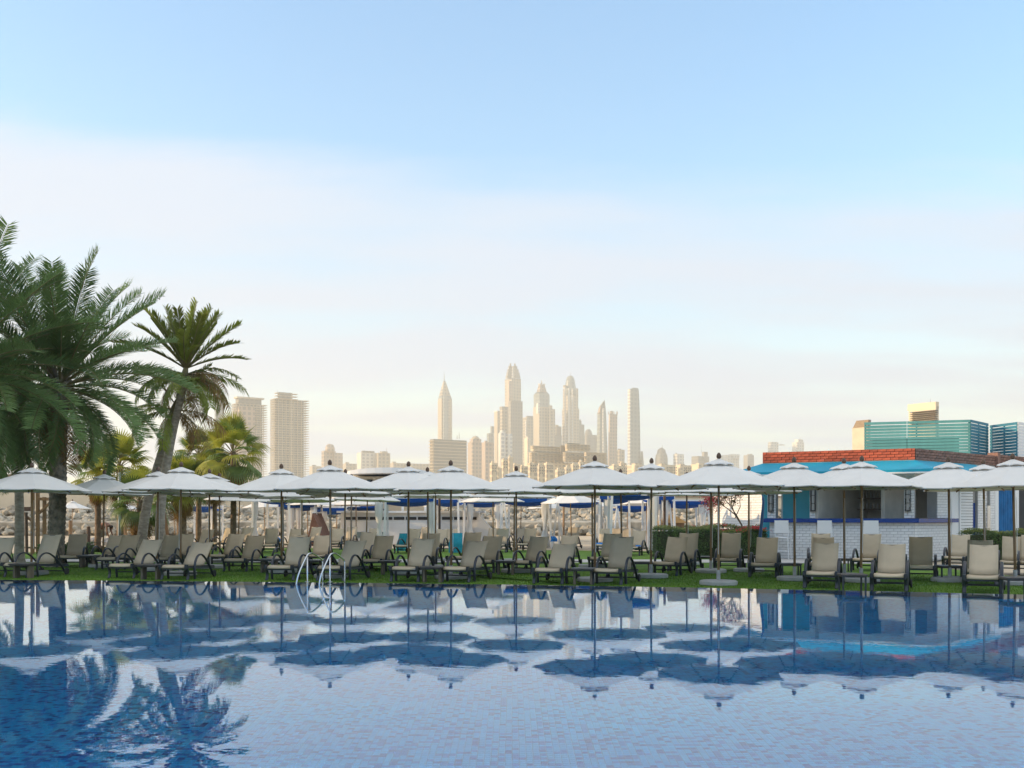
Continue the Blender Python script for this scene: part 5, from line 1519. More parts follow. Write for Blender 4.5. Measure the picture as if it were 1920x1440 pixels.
for a in [(372, 66, 1.9, 949, 'shade frame with a blue triangle of canvas by the lit palm trunk', 81, (1,)), (508, 53, 1.9, 931, 'shade frame with one tied curtain at the sunlit sand wall', 82, (-1,)),
          (556, 57, 2.0, 945, 'shade frame with gathered grey white curtains left of the brown tent', 83, (-0.3, 0.1, 1)), (618, 60, 1.9, 952, 'shade frame with a flowing curtain right of the brown tent', 84, (-0.4,)),
          (678, 62, 2.4, 946, 'shade frame with blue canvas above the long white hut', 85, ()), (768, 49, 2.3, 934, 'large shade frame with deep blue canvas and one tied curtain at its left', 86, (-1.35, 0.95)),
          (833, 55, 1.5, 936, 'shade frame with dark post and hanging curtain below the broad block', 87, (-1,)), (905, 57, 2.0, 938, 'shade frame curtain hanging below the tall skyline group', 88, (-0.75, 0.9)),
          (985, 51, 2.2, 934, 'shade frame with blue canvas right of the double parasol poles', 89, (0.95,), 'a'), (1086, 52, 2.2, 938, 'shade frame with splayed white legs before the breakwater', 90, (0.9,), 'a'),
          (1152, 49, 1.4, 929, 'shade frame with a curtain gathered at the terraced hotel parasol', 91, (-0.5,)), (1188, 45, 1.9, 921, 'nearest shade frame with a high deep blue sail of canvas', 92, (1.05,), 'post'),
          (1192, 62, 2.3, 948, 'far shade frame with wide low blue canvas and crossed legs', 93, (), 'a'), (1240, 52, 1.3, 930, 'shade frame with white curtain beside the dark post', 94, (-0.6, 0.3)),
          (1290, 53, 2.0, 939, 'shade frame with slanting blue canvas above the brown hut', 95, (0.8,), 'a')]:
    x, Y, w, yt, lb, sd, cu = a[:7]
    shade_frame(x, Y, w, yt, 'white ' + lb, sd, cu, a[7] if len(a) > 7 else 'post')
for x, y0, Y, lb in ((1246, 922, 47, 'dark slim post beside the hedge end'), (824, 933, 50, 'dark slim post beside the broad block parasol'), (1057, 940, 56, 'slim tan post before the breakwater rocks')):
    t = thing('slim_post', lb, 'post', (PX(x, Y), Y, -0.14)); mb = MB(); mb.tube([(0, 0, 0), (0, 0, PZ(y0, Y) + 0.14)], 0.06, 8); mb.build('shaft', M['dark_timber'] if x != 1057 else M['pole'], t)
    mb = MB(); mb.lathe([(0.10, 0), (0.10, 0.05)], 10); mb.build('foot', M['frame'], t)

# ------------------------------------------------------------------ left garden things
t = thing('timber_pergola', 'rustic brown timber pergola with braces behind the first parasol', 'pergola', (PX(67, 43), 43, LAWN))
for x, h in ((-0.12, 2.75), (0.08, 2.9), (0.34, 2.4)):
    mb = MB(); mb.tube([(x, 0.2 * x, 0), (x, 0.2 * x, h)], 0.085, 8); mb.build('post', M['timber'], t)
mb = MB(); mb.bar((0.1, 0, 2.32), (0.95, 0, 2.30), 0.10, 0.13); mb.build('beam', M['timber'], t)
mb = MB(); mb.bar((0.16, 0, 1.72), (0.70, 0, 2.26), 0.09, 0.09); mb.build('brace', M['timber'], t)
mb = MB(); mb.bar((-0.75, 0, 1.88), (-0.1, 0, 1.90), 0.10, 0.18); mb.build('beam', M['dark_timber'], t)
mb = MB(); mb.bar((-0.55, 0, 1.75), (-0.15, 0, 1.35), 0.08, 0.08); mb.build('brace', M['timber'], t)
for x in (-0.72, -0.55):
    mb = MB(); mb.box((x, 0, 2.08), (0.05, 0.05, 0.26)); mb.build('peg', M['dark_timber'], t)
mb = MB(); mb.tube([(-0.33, -0.1, 0), (-0.36, -0.1, 1.75)], 0.065, 8); mb.build('post', M['dark_timber'], t)
mb = MB(); mb.bar((0.40, 0, 0.85), (0.95, 0, 0.35), 0.06, 0.06); mb.build('brace', M['timber'], t)
Yl = 46.0
t = thing('lamp_post', 'white painted lamp post with a grey teal box beside its top', 'lamp post', (PX(224, Yl), Yl, LAWN))
mb = MB(); mb.tube([(0, 0, 0), (0, 0, PZ(886, Yl) - LAWN)], 0.07, 12); mb.build('pole', M['pole_white'], t, smooth=True)
mb = MB(); mb.cbox((0.62, 0.05, PZ(894.5, Yl) - LAWN), (0.62, 0.35, 0.52), 0.03); mb.build('box', M['teal_box'], t)
mb = MB(); mb.bar((0, 0.05, PZ(890, Yl) - LAWN), (0.4, 0.05, PZ(890, Yl) - LAWN), 0.05, 0.05); mb.build('bracket', M['pole_white'], t)
mb = MB(); mb.lathe([(0.14, 0), (0.14, 0.02), (0.08, 0.05)], 12); mb.build('foot', M['pole_white'], t)
for x, Y, h, lb in ((132, 60, 1.35, 'brown timber bollard right of the thick date palm trunk'), (166, 54, 1.05, 'dark timber bollard left of the bending man'), (235, 60, 1.2, 'timber bollard right of the white lamp post')):
    t = thing('bollard', lb, 'bollard', (PX(x, Y), Y, -0.12), 0, 'timber bollards along the beach path')
    mb = MB(); mb.tube([(0, 0, 0), (0, 0, h)], [0.10, 0.095], 10); mb.build('shaft', M['dark_timber'] if x == 166 else M['timber'], t)
    mb = MB(); mb.lathe([(0.098, h), (0.09, h + 0.02), (0.03, h + 0.035)], 10); mb.build('cap', M['timber'], t)
for k, (x, Y, s, lb) in enumerate(((176, 56, 0.36, 'pale grey boulder behind the feet of the bending man'), (166, 57, 0.28, 'grey boulder left of the bending man'), (203, 57, 0.33, 'dark grey boulder right of the bending man'), (214, 55, 0.30, 'grey boulder at the lamp post foot'))):
    mb = MB(); rock(mb, (0, 0, s * 0.5), s, rk)
    o = mb.build('boulder', M['boulder'], None, (PX(x, Y), Y, -0.13)); tag(o, lb, 'boulder', 'boulders by the beach path')
# timber beach chairs behind the left leaning trunk
t = thing('timber_bench', 'brown timber bench seen between the leaning trunk and the lamp post', 'bench', (PX(251, 62), 62, -0.14))
for z, y in ((0.45, 0), (0.80, 0.25), (1.0, 0.28)):
    mb = MB(); mb.box((0, y, z), (1.5, 0.30 if y == 0 else 0.05, 0.06 if y == 0 else 0.12)); mb.build('seat' if y == 0 else 'back_rail', M['timber'], t)
for sx in (-1, 1):
    mb = MB(); mb.box((sx * 0.68, 0.25, 0.55), (0.08, 0.08, 1.1)); mb.build('leg', M['timber'], t)
    mb = MB(); mb.box((sx * 0.68, -0.12, 0.22), (0.08, 0.08, 0.44)); mb.build('leg', M['timber'], t)
t = thing('leaning_plank', 'reddish brown plank leaning beside the right leaning trunk', 'plank', (PX(312, 44), 44, LAWN)); mb = MB(); mb.bar((0.18, 0, 0), (-0.10, 0, 1.75), 0.13, 0.06); mb.build('board', M['timber'], t)
mb = MB(); mb.box((0.14, 0, 0.02), (0.3, 0.2, 0.04)); mb.build('foot', M['dark_timber'], t)

# the bending man
def skin_body(name, joints, bones, m_, parent, sub=2):
    me = bpy.data.meshes.new(name); me.from_pydata([j[0] for j in joints], bones, []); me.materials.append(m_)
    o = inst(name, me, parent)
    sk = o.modifiers.new('skin', 'SKIN'); sk.use_smooth_shade = True
    for v, j in zip(me.skin_vertices[0].data, joints):
        v.radius = (j[1], j[2] if len(j) > 2 else j[1])
    me.skin_vertices[0].data[0].use_root = True
    ss = o.modifiers.new('sub', 'SUBSURF'); ss.levels = sub; ss.render_levels = sub
    return o
pm = thing('person', 'bare backed man in pale shorts bending over by the grey boulders', 'person', (PX(190, 52), 52, LAWN))
J = [((-0.10, 0, 0.92), 0.14, 0.15), ((0.02, 0, 1.10), 0.14, 0.16), ((0.20, 0, 1.20), 0.155, 0.18), ((0.36, 0, 1.17), 0.13, 0.17), ((0.46, 0, 1.10), 0.065), ((0.53, -0.01, 1.02), 0.085), ((0.57, -0.02, 0.93), 0.07),
     ((-0.10, -0.11, 0.86), 0.10), ((-0.06, -0.12, 0.48), 0.07), ((-0.10, -0.13, 0.09), 0.045), ((0.06, -0.14, 0.03), 0.04),
     ((-0.12, 0.11, 0.86), 0.10), ((-0.10, 0.12, 0.48), 0.07), ((-0.16, 0.13, 0.09), 0.045), ((0.0, 0.14, 0.03), 0.04),
     ((0.36, -0.20, 1.10), 0.062), ((0.38, -0.24, 0.82), 0.045), ((0.46, -0.20, 0.58), 0.034), ((0.48, -0.19, 0.50), 0.036),
     ((0.36, 0.20, 1.10), 0.062), ((0.42, 0.22, 0.82), 0.045), ((0.52, 0.18, 0.60), 0.034), ((0.55, 0.17, 0.52), 0.036)]
Bn = [(0, 1), (1, 2), (2, 3), (3, 4), (4, 5), (5, 6), (0, 7), (7, 8), (8, 9), (9, 10), (0, 11), (11, 12), (12, 13), (13, 14), (3, 15), (15, 16), (16, 17), (17, 18), (3, 19), (19, 20), (20, 21), (21, 22)]
skin_body('body', J, Bn, M['skin'], pm)
mb = MB()
for base, sgn in ((Vector((0.48, -0.19, 0.50)), -1), (Vector((0.55, 0.17, 0.52)), 1)):
    for k in range(4):
        q_ = base + Vector((0.01 + 0.004 * k, -0.03 + 0.02 * k, -0.02)); mb.tube([q_, q_ + Vector((0.012, 0, -0.045 - 0.006 * (k in (1, 2)))), q_ + Vector((-0.002, 0, -0.085 - 0.01 * (k in (1, 2))))], [0.009, 0.008, 0.006], 5)
    mb.tube([base + Vector((-0.02, -0.02 * sgn, 0.01)), base + Vector((-0.045, -0.01 * sgn, -0.03)), base + Vector((-0.04, 0, -0.06))], [0.010, 0.009, 0.007], 5)
mb.build('fingers', M['skin'], pm)
mb = MB(); mb.lathe([(0.02, 0.10), (0.07, 0.085), (0.098, 0.03), (0.094, -0.03), (0.07, -0.07)], 12); mb.v = [(v[0] * 0.95 + 0.515, v[1] - 0.01, v[2] + 1.045) for v in mb.v]; mb.build('hair', M['hair'], pm, smooth=True)
mb = MB(); mb.lathe([(0.185, 0.80), (0.19, 0.90), (0.175, 1.00), (0.16, 1.06)], 16); mb.v = [(v[0] * 0.9 - 0.10 + (v[2] - 0.9) * 0.4, v[1] * 1.08, v[2]) for v in mb.v]
for s in (-1, 1): mb.tube([(-0.10, s * 0.115, 0.86), (-0.08, s * 0.12, 0.68), (-0.07, s * 0.125, 0.52)], [0.125, 0.115, 0.11], 12)
mb.build('shorts', M['shorts'], pm, smooth=True)

# towels and bags on the back loungers
def towel(x, Y, z0, z1, w, m_, label, seed, name='towel'):
    r_ = random.Random(seed); rows = []
    for i in range(9):
        u = i / 8; row = []
        for j in range(9):
            v = j / 8; f = 0.025 * math.sin(9 * v + seed + 3 * u) + 0.012 * math.sin(23 * v + 2 * seed)
            row.append(((v - 0.5) * w * (0.75 + 0.35 * u) + 0.03 * math.sin(5 * u + seed), -0.10 * (1 - abs(2 * u - 1)) + f - 0.20 * u, z0 + (z1 - z0) * (1 - u)))
        rows.append(row)
    mb = MB(); n = 81
    vs = [Vector(p) for r0 in rows for p in r0]; fs = [(i * 9 + j, i * 9 + j + 1, (i + 1) * 9 + j + 1, (i + 1) * 9 + j) for i in range(8) for j in range(8)]
    mb.add(vs, fs); mb.add([v + Vector((0, 0.012, 0.004)) for v in vs], [f[::-1] for f in fs])
    o = mb.build(name, m_, None, (PX(x, Y), Y, LAWN), smooth=True); tag(o, label, 'towel', 'beach towels on the back loungers'); return o
towel(756, 45.2, 0.05, 0.82, 0.52, M['towel_teal'], 'crumpled turquoise towel hanging left of the pavilion parasol pole', 1)
towel(856, 43.8, 0.02, 0.86, 0.62, M['towel_teal'], 'long turquoise towel with white hem trailing off a back lounger', 2)
towel(812, 47.0, 0.30, 0.78, 0.34, M['towel_teal'], 'small turquoise towel behind the broad block parasol pole', 3)
towel(1126, 44.8, 0.26, 0.42, 0.40, M['towel_blue'], 'bright blue towel folded beside the terraced hotel parasol pole', 4)
towel(1038, 50.0, 0.35, 0.60, 0.32, M['towel_blue'], 'blue towel lying below the splayed white legs', 5)
towel(1196, 41.6, 0.2, 0.40, 0.25, M['towel_blue'], 'slate blue towel on the lounger with dark arms', 6)
for x, Y, s, m_, lb in ((519, 48, 0.17, 'towel_blue', 'round blue beach bag on a back lounger near the unfinished towers'), (546, 50, 0.12, 'red', 'small red beach bag left of the ladder parasol')):
    t = thing('beach_bag', lb, 'beach bag', (PX(x, Y), Y, LAWN + 0.34)); mb = MB(); mb.lathe([(s * 0.7, 0), (s * 1.1, s * 0.4), (s, s * 1.1), (s * 0.6, s * 1.5)], 12); mb.build('bag', M[m_], t, smooth=True)
    mb = MB(); mb.tube(arc([(-s * 0.5, 0, s * 1.4), (-s * 0.3, 0, s * 2.2), (s * 0.3, 0, s * 2.2), (s * 0.5, 0, s * 1.4)]), 0.012, 5); mb.build('handle', M['rope'], t)
# ------------------------------------------------------------------ the skyline
GZ = -0.14
TL, TN = Vector((-0.57, 0.82)), Vector((0.82, 0.57))
def quad_px(x0, x1, Y, lf=0.3, depth=1.0):
    """plan of a block whose silhouette runs from x0 to x1: a sunlit flank of share lf, then the shaded face"""
    w = (x1 - x0) / FPX * Y
    C = Vector((PX(x0, Y) + w * lf, Y))
    b_ = w * lf / 0.57 * depth; a_ = w * (1 - lf) / 0.82
    L = C + TL * b_; Rr = C + TN * a_; B = L + Rr - C
    return [C, Rr, B, L]
class Tower:
    def __init__(s, name, label, x, Y, group='far skyline towers'):
        s.Y = Y; s.o = Vector((PX(x, Y), Y, GZ))
        s.t = thing(name, label, 'tower' if 'tower' in name else 'building', s.o, 0, group)
    def add(s, part, mb, mat_, smooth=False):
        mb.shift(s.o); return mb.build(part, mat_, s.t, smooth=smooth)
    def blk(s, part, mat_, x0, x1, yt, yb=None, lf=0.3, dY=0.0, depth=1.0):
        Y = s.Y + dY; mb = MB()
        z1 = PZ(yt, Y); z0 = GZ if yb is None else PZ(yb, Y)
        mb.prism(quad_px(x0, x1, Y, lf, depth), z0, z1)
        return s.add(part, mb, mat_)
    def taper(s, part, mat_, x0, x1, yb, t0, t1, yt, lf=0.3, dY=0.0, steps=None):
        Y = s.Y + dY; mb = MB()
        A = quad_px(x0, x1, Y, lf); B = quad_px(t0, t1, Y, lf)
        ca = sum(A, Vector((0, 0))) / 4; cb = sum(B, Vector((0, 0))) / 4
        B = [p + Vector((0, ca.y - cb.y)) for p in B]
        rings = [[(p.x, p.y, PZ(yb, Y)) for p in A], [(p.x, p.y, PZ(yt, Y)) for p in B]]
        mb.loft(rings); return s.add(part, mb, mat_)
    def cyl(s, part, mat_, xc, prof, dY=0.0, n=18, smooth=True):
        """prof: list of (radius px, y px) from bottom to top"""
        Y = s.Y + dY; mb = MB()
        mb.lathe([(r / FPX * Y, PZ(y, Y)) for r, y in prof], n, (PX(xc, Y), Y + prof[0][0] / FPX * Y, 0))
        return s.add(part, mb, mat_, smooth)
    def mast(s, part, mat_, xc, y0, y1, r=0.35, dY=0.0):
        return s.cyl(part, mat_, xc, [(r, y0), (r * 0.4, y1)], dY, 6)
Yf = 2900
bg, gl_, wt, gr, pk, nr = M['tower_beige'], M['tower_glass'], M['tower_white'], M['tower_grey'], M['tower_pink'], M['tower_near']
# spired residential tower, left of the group
T = Tower('spire_tower', 'slim skyline tower with a pyramid top and long needle spire', 833, Yf)
T.blk('shaft', bg, 820.5, 846.5, 747)
T.blk('bay', gl_, 830.5, 840.5, 741, None, 0.2, -8)
for k in range(26):
    y = 752 + k * 3.4
    mb = MB(); mb.prism(quad_px(819, 848, Yf - 2, 0.3), PZ(y + 0.7, Yf), PZ(y, Yf)); T.add('balcony', mb, M['slab'])
T.taper('crown_base', gl_, 820.5, 846.5, 747, 822.5, 844.5, 741)
T.taper('pyramid', bg, 822.5, 844.5, 741, 830.5, 834.5, 713)
T.mast('spire', gr, 832.7, 714, 697, 0.7)
# Y-plan broad unfinished block
T = Tower('unfinished_block', 'broad unfinished concrete block below the spired tower', 838, 1700, 'unfinished concrete buildings')
T.blk('core', M['core'], 805, 873, 823, None, 0.12)
for k in range(24):
    mb = MB(); mb.prism(quad_px(802.5, 874.5, 1698, 0.12), PZ(826 + k * 6.0 + 1.3, 1700), PZ(826 + k * 6.0, 1700)); T.add('floor_slab', mb, M['slab'])
T.mast('crane_mast', M['core'], 861, 823, 810, 0.5); T.mast('crane_mast', M['core'], 857, 823, 816, 0.7)
# domed blocks
T = Tower('domed_block', 'rosy skyline block with a small roof dome beside the unfinished block', 891, 2300)
T.blk('wall', pk, 876.5, 908, 829); T.blk('attic', pk, 880, 902, 823, 829, 0.3, -4); T.cyl('dome', bg, 891, [(8, 824), (7.5, 821), (4.5, 818), (0.5, 816.5)])
T = Tower('rose_block', 'plain rosy skyline block right of the domed one', 917, 2200); T.blk('wall', pk, 903, 926, 829); T.blk('roof_box', pk, 908, 914, 826, 829)
# tallest: stepped crown split by a light slot
T = Tower('tallest_tower', 'tallest skyline tower with a stepped crown split by a pale slot', 962, 3000)
T.blk('shaft', bg, 946.5, 977, 709, None, 0.42)
T.blk('side_bay', pk, 950, 962, 714, None, 0.35, -14)
for i, (a0, a1, yb, yt) in enumerate(((948, 958.5, 709, 704), (949.5, 958.5, 704, 698), (951, 958.5, 698, 692), (953, 958.5, 692, 686), (955.5, 958.6, 686, 681.5))):
    T.blk('crown_step', gr, a0, a1, yt, yb, 0.3)
for i, (a0, a1, yb, yt) in enumerate(((964, 976, 709, 704), (964, 974.5, 704, 698), (964, 972.5, 698, 692), (964, 970, 692, 686), (963.6, 967, 686, 681.5))):
    T.blk('crown_step', gr, a0, a1, yt, yb, 0.1)
T.blk('crown_slot', wt, 958.5, 964, 686, 709, 0.5)
T = Tower('grey_slab_tower', 'flat grey slab tower in front of the tallest one', 967, 2600); T.blk('wall', gr, 953, 980, 752.5, None, 0.18); T.blk('parapet', gr, 957, 980.5, 751, 752.5, 0.1)
T = Tower('stepped_tower', 'warm lit slim tower at the left foot of the tallest one', 932, 2700); T.blk('wall', bg, 926.5, 939, 771, None, 0.5); T.blk('cornice', wt, 926, 939.5, 770, 772, 0.5)
T = Tower('corniced_tower', 'slim tower with a dark cornice just left of the grey slab', 945, 2650); T.blk('wall', bg, 937, 953, 765, None, 0.3); T.blk('cornice', gr, 936.5, 953.5, 762, 765.5, 0.3)
T = Tower('low_glass_tower', 'low greenish tower at the left edge of the tall group', 918, 2800); T.blk('wall', gl_, 912.5, 926, 812); T.blk('upper_wall', gl_, 919.5, 926.5, 799, 812)
T = Tower('round_white_tower', 'pale rounded twin tower before the tallest group', 947, 2000)
T.cyl('drum', wt, 941, [(6.8, 972), (6.8, 813), (5.8, 811), (2, 808.5)]); T.cyl('drum', wt, 953, [(7.5, 972), (7.5, 815), (6.5, 813)], 12); T.blk('stair_core', wt, 937, 948, 806.5, 830, 0.4, 12)
T = Tower('crown_tower', 'tower with a trapezoid crown and small pinnacle in the middle of the group', 1016, 2900)
T.blk('shaft', bg, 1000, 1032, 762, None, 0.35); T.blk('upper_shaft', gl_, 1001, 1031, 738.5, 762, 0.35)
T.taper('shoulder', gl_, 1001, 1031, 738.5, 1006, 1026, 733); T.taper('crown', pk, 1006.5, 1025.5, 734, 1010, 1021.5, 721.5); T.blk('crown_frame', wt, 1009, 1022.5, 719, 721.5)
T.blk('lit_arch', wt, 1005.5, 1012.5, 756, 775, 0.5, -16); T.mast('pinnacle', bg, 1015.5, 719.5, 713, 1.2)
T.blk('right_wing', bg, 1030, 1036, 760, None, 0.1, 3); T.blk('right_step', bg, 1034, 1041, 767, None, 0.2, 6)
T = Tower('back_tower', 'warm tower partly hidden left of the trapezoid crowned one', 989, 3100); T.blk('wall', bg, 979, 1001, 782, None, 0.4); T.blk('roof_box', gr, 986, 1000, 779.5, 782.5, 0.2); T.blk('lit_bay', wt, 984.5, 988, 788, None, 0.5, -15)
T = Tower('grey_back_tower', 'grey low tower right of the trapezoid crowned one', 1046, 3000); T.blk('wall', gr, 1039, 1053, 799); T.blk('roof_box', bg, 1041, 1047, 796.5, 799); T.blk('low_wall', gr, 1033, 1054, 815, None, .2, -60)
T = Tower('small_arch_tower', 'small lit tower with a peaked top before the trapezoid crowned one', 988, 2100); T.blk('wall', nr, 983, 995, 823, None, 0.5); T.taper('peak', nr, 983.5, 994.5, 823, 987, 990, 818, 0.5)
# domed tower
T = Tower('dome_tower', 'tall skyline tower with a rounded dome and thin needle', 1070, 2950)
T.blk('base_shaft', bg, 1055, 1087, 765, None, 0.42); T.blk('shaft', bg, 1056.5, 1085, 727, 765, 0.42)
for a0, a1 in ((1058.5, 1061), (1065, 1068.5), (1072, 1074.5)): T.blk('pilaster', wt, a0, a1, 728, None, 0.4, -26 if a1 < 1069 else -10)
T.cyl('dome', gl_, 1070, [(10.5, 740), (10.5, 727), (9.3, 719), (8.6, 713), (7.0, 707), (4.5, 704), (0.8, 702.5)]); T.mast('needle', gr, 1070, 703, 697.5, 0.4)
T.blk('shoulder', bg, 1056, 1062, 722, 727, 0.5)
T = Tower('stepped_side_tower', 'stepped tower at the right foot of the domed one', 1091, 3000); T.blk('wall', gr, 1085, 1090.5, 789); T.blk('side_wall', gr, 1089, 1096, 796, None, .2, 5); T.taper('roof', gr, 1086, 1090, 789, 1087.5, 1088.5, 786)
T = Tower('bell_tower', 'grey bell shaped tower between the domed and the curved one', 1104, 3100)
T.cyl('wall', gr, 1104, [(9.5, 972), (9, 840), (8, 818), (6, 808), (3.2, 804.5), (2.8, 804)]); T.blk('low_wall', gr, 1101, 1120, 815, None, 0.2, -40)
# sail tower: leaning curved blade
T = Tower('sail_tower', 'slender curved sail shaped tower with a pointed tip', 1127, 2600)
prof = [(1115.5, 1142, 972), (1116.2, 1141.5, 900), (1117.5, 1140.2, 850), (1119.2, 1138.2, 800), (1119.8, 1137.3, 775), (1121.5, 1136.2, 766), (1125, 1135.2, 759), (1129.5, 1134.5, 754), (1133, 1133.8, 750)]
rings = []
for x0, x1, y in prof:
    A = quad_px(x0, x1, 2600, 0.30, 0.8); rings.append([(p.x, p.y, PZ(y, 2600)) for p in A])
mb = MB(); mb.loft(rings); T.add('blade', mb, gl_)
rings = []
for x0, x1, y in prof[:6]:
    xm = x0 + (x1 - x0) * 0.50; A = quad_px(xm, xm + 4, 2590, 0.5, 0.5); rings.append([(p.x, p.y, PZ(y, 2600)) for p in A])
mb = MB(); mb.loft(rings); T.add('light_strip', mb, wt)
T.taper('lit_cap', pk, 1119.8, 1127, 776, 1125.5, 1128, 760, 0.5, -10)
# twisted tower
T = Tower('twisted_tower', 'rose grey twisted tower with a toothed top right of the sail', 1149, 2700)
rings = []
for k in range(12):
    u = k / 11; y = 972 - (972 - 776) * u
    x0 = 1141.5 - 1.5 * math.sin(u * 3) + 0.5 * u; x1 = 1161 - 4.5 * u ** 0.5 + 2.2 * u * u
    A = quad_px(x0, x1, 2700, 0.10 + 0.16 * (1 - u)); rings.append([(p.x, p.y, PZ(y, 2700)) for p in A])
mb = MB(); mb.loft(rings); T.add('shaft', mb, pk)
for a0, a1 in ((1140, 1142), (1144, 1150.5), (1151, 1152.2), (1155.5, 1158.5)): T.blk('tooth', pk, a0, a1, 771.5 if a0 != 1144 else 770.5, 777)
# tall plain tower
T = Tower('plain_tall_tower', 'tall plain smooth tower standing alone at the right of the group', 1189, 2500)
rings = []
for x0, x1, y in ((1177, 1203.5, 972), (1177.3, 1203, 860), (1178.3, 1201.5, 780), (1179.3, 1199.6, 735), (1180, 1198.6, 728.5)):
    A = quad_px(x0, x1, 2500, 0.2); rings.append([(p.x, p.y, PZ(y, 2500)) for p in A])
mb = MB(); mb.loft(rings); T.add('shaft', mb, gl_)
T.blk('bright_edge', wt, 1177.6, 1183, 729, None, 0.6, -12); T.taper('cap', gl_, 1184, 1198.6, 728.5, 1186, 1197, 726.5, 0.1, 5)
T.taper('side_wing', gr, 1200, 1212, 920, 1202, 1206, 846, 0.1, 8)
# dome and low towers to the right
T = Tower('pagoda_block', 'stepped domed block standing alone right of the tall plain tower', 1242, 2600)
T.cyl('wall', gr, 1242, [(12, 972), (12, 860), (10.5, 852), (8.5, 848), (7.5, 843), (4, 840), (1, 838.5)], 0, 10, False); T.mast('finial', gr, 1242, 840, 834, 0.5)
for (nm, lb, x0, x1, yt, x2, x3, yt2, m_, Yq) in [
        ('square_tower', 'square pale tower right of the stepped domed block', 1264, 1284, 851, 1266, 1270, 849, wt, 2600),
        ('antenna_block', 'low grey block with a stepped roof and antenna', 1299, 1333, 855, 1317, 1328, 847, gr, 2800),
        ('hazy_pair_block', 'pale hazy block just left of the turquoise awning', 1352, 1390, 853, 1368, 1389, 851.5, wt, 3000),
        ('hazy_dome_block', 'faint hazy block behind the awning tip', 1396, 1416, 853, 1402, 1412, 851, gr, 3200),
        ('office_tower', 'faint wide tower above the left end of the brick parapet', 1442, 1462, 828.5, 1461, 1473, 833, wt, 3000),
        ('stepped_office_tower', 'faint stepped tower above the brick parapet', 1488, 1511, 829, 1492, 1508, 823.5, wt, 3000),
        ('mid_block', 'small block between the tall plain tower and the twisted one', 1157, 1172, 843, 1159, 1165, 841, bg, 2600),
        ('low_right_block', 'low pale block behind the parasol tops right of the hazy ones', 1340, 1362, 862, 1344, 1352, 859, wt, 2900)]:
    T = Tower(nm, lb, (x0 + x1) / 2, Yq, 'low hazy blocks at the right of the skyline'); T.blk('wall', m_, x0, x1, yt, None, 0.3); T.blk('upper_wall', m_, x2, x3, yt2, yt + 6, 0.3, 6)
    if nm == 'antenna_block': T.mast('antenna', gr, 1315, 850, 833, 0.35)
    if 'stepped' in nm: T.mast('antenna', wt, 1500, 824, 817, 0.5)
# terraced hotel in front of the group
Yh = 1250
T = Tower('terraced_hotel', 'broad beige terraced hotel of banded floors below the skyline towers', 1052, Yh, 'big seafront buildings')
T.blk('wall', nr, 996, 1108, 866, None, 0.10, 0)
for i, (a0, a1, yt, yb) in enumerate(((995, 1058, 836, 846), (1060, 1109, 832.5, 845), (992, 1060, 848.5, 866), (1056, 1112, 848, 866), (1096, 1140, 848, 900))):
    T.blk('wing', nr, a0, a1, yt, yb, 0.08, -3)
    n_f = int((yb - yt) / 3.4)
    for k in range(n_f):
        mb = MB(); mb.prism(quad_px(a0 - 0.7, a1 + 0.7, Yh - 6, 0.08), PZ(yt + k * 3.4 + 1.5, Yh), PZ(yt + k * 3.4, Yh)); T.add('balcony_band', mb, M['slab'])
T.blk('link', M['core'], 1000, 1105, 846, 848.5, 0.08, -1)
T.blk('stair_tower', M['core'], 1051, 1061, 835, 850, 0.1, 1); T.blk('roof_garden', M['hedge_core'], 1063, 1088, 830.8, 832.5, 0.1, 2)
for k in range(14):
    x_ = 1003 + (k * 37) % 96; y_ = 851 + (k * 13) % 30
    mb = MB(); mb.prism(quad_px(x_, x_ + 4 + (k % 3) * 2.5, Yh - 9, 0.05), PZ(y_ + 2.2, Yh), PZ(y_, Yh)); T.add('window', mb, M['core'])
# sunlit low buildings along the shore: one thing each
sh = random.Random(77)
SHORE = [(918, 933, 868), (931, 941, 877), (940, 953, 861), (952, 962, 857), (960, 975, 870), (973, 990, 874), (988, 1008, 868), (1006, 1022, 872), (1020, 1037, 868), (1035, 1041, 874), (1040, 1060, 880), (1058, 1072, 876),
         (1070, 1086, 870), (1084, 1098, 866), (1096, 1120, 872), (1118, 1142, 874), (1140, 1178, 873), (1174, 1230, 872), (1228, 1270, 871), (1266, 1300, 872), (1298, 1340, 870), (1336, 1372, 872), (1160, 1176, 868), (1205, 1224, 880)]
hints = ['lowest sunlit', 'narrow bright', 'warm lit', 'slim glowing', 'small beige', 'plain cream', 'broad cream', 'pale banded', 'yellowish', 'very narrow', 'low wide', 'boxy']
places = ['below the tall group', 'under the tallest tower', 'before the grey slab tower', 'left of the terraced hotel', 'at the foot of the terraced hotel', 'right of the terraced hotel', 'under the sail tower', 'under the tall plain tower']
for i, (a0, a1, yt) in enumerate(SHORE):
    Yq = 700 + 20 * i
    pl = places[min(7, int(i / len(SHORE) * 8))]
    T = Tower('shore_building', f'{hints[i % 12]} shore building {pl}, {ORD[i]} along the shore', (a0 + a1) / 2, Yq, 'low buildings along the shore')
    T.blk('wall', nr, a0, a1, yt, None, 0.28)
    T.blk('roof_box', nr, a0 + (a1 - a0) * 0.2, a0 + (a1 - a0) * 0.55, yt - sh.uniform(1.5, 4), yt, 0.3, 3)
    if a1 - a0 > 11:
        for k in range(int((a1 - a0) / 5)):
            for r_ in range(3):
                mb = MB(); xx = a0 + (a1 - a0) * 0.36 + k * 4.0
                if xx + 2 > a1: continue
                mb.prism(quad_px(xx, xx + 2.2, Yq - 2 + (xx - a0) / FPX * Yq * 0.5, 0.05), PZ(yt + 4 + 5 * r_ + 2.2, Yq), PZ(yt + 4 + 5 * r_, Yq)); T.add('window', mb, M['core'])
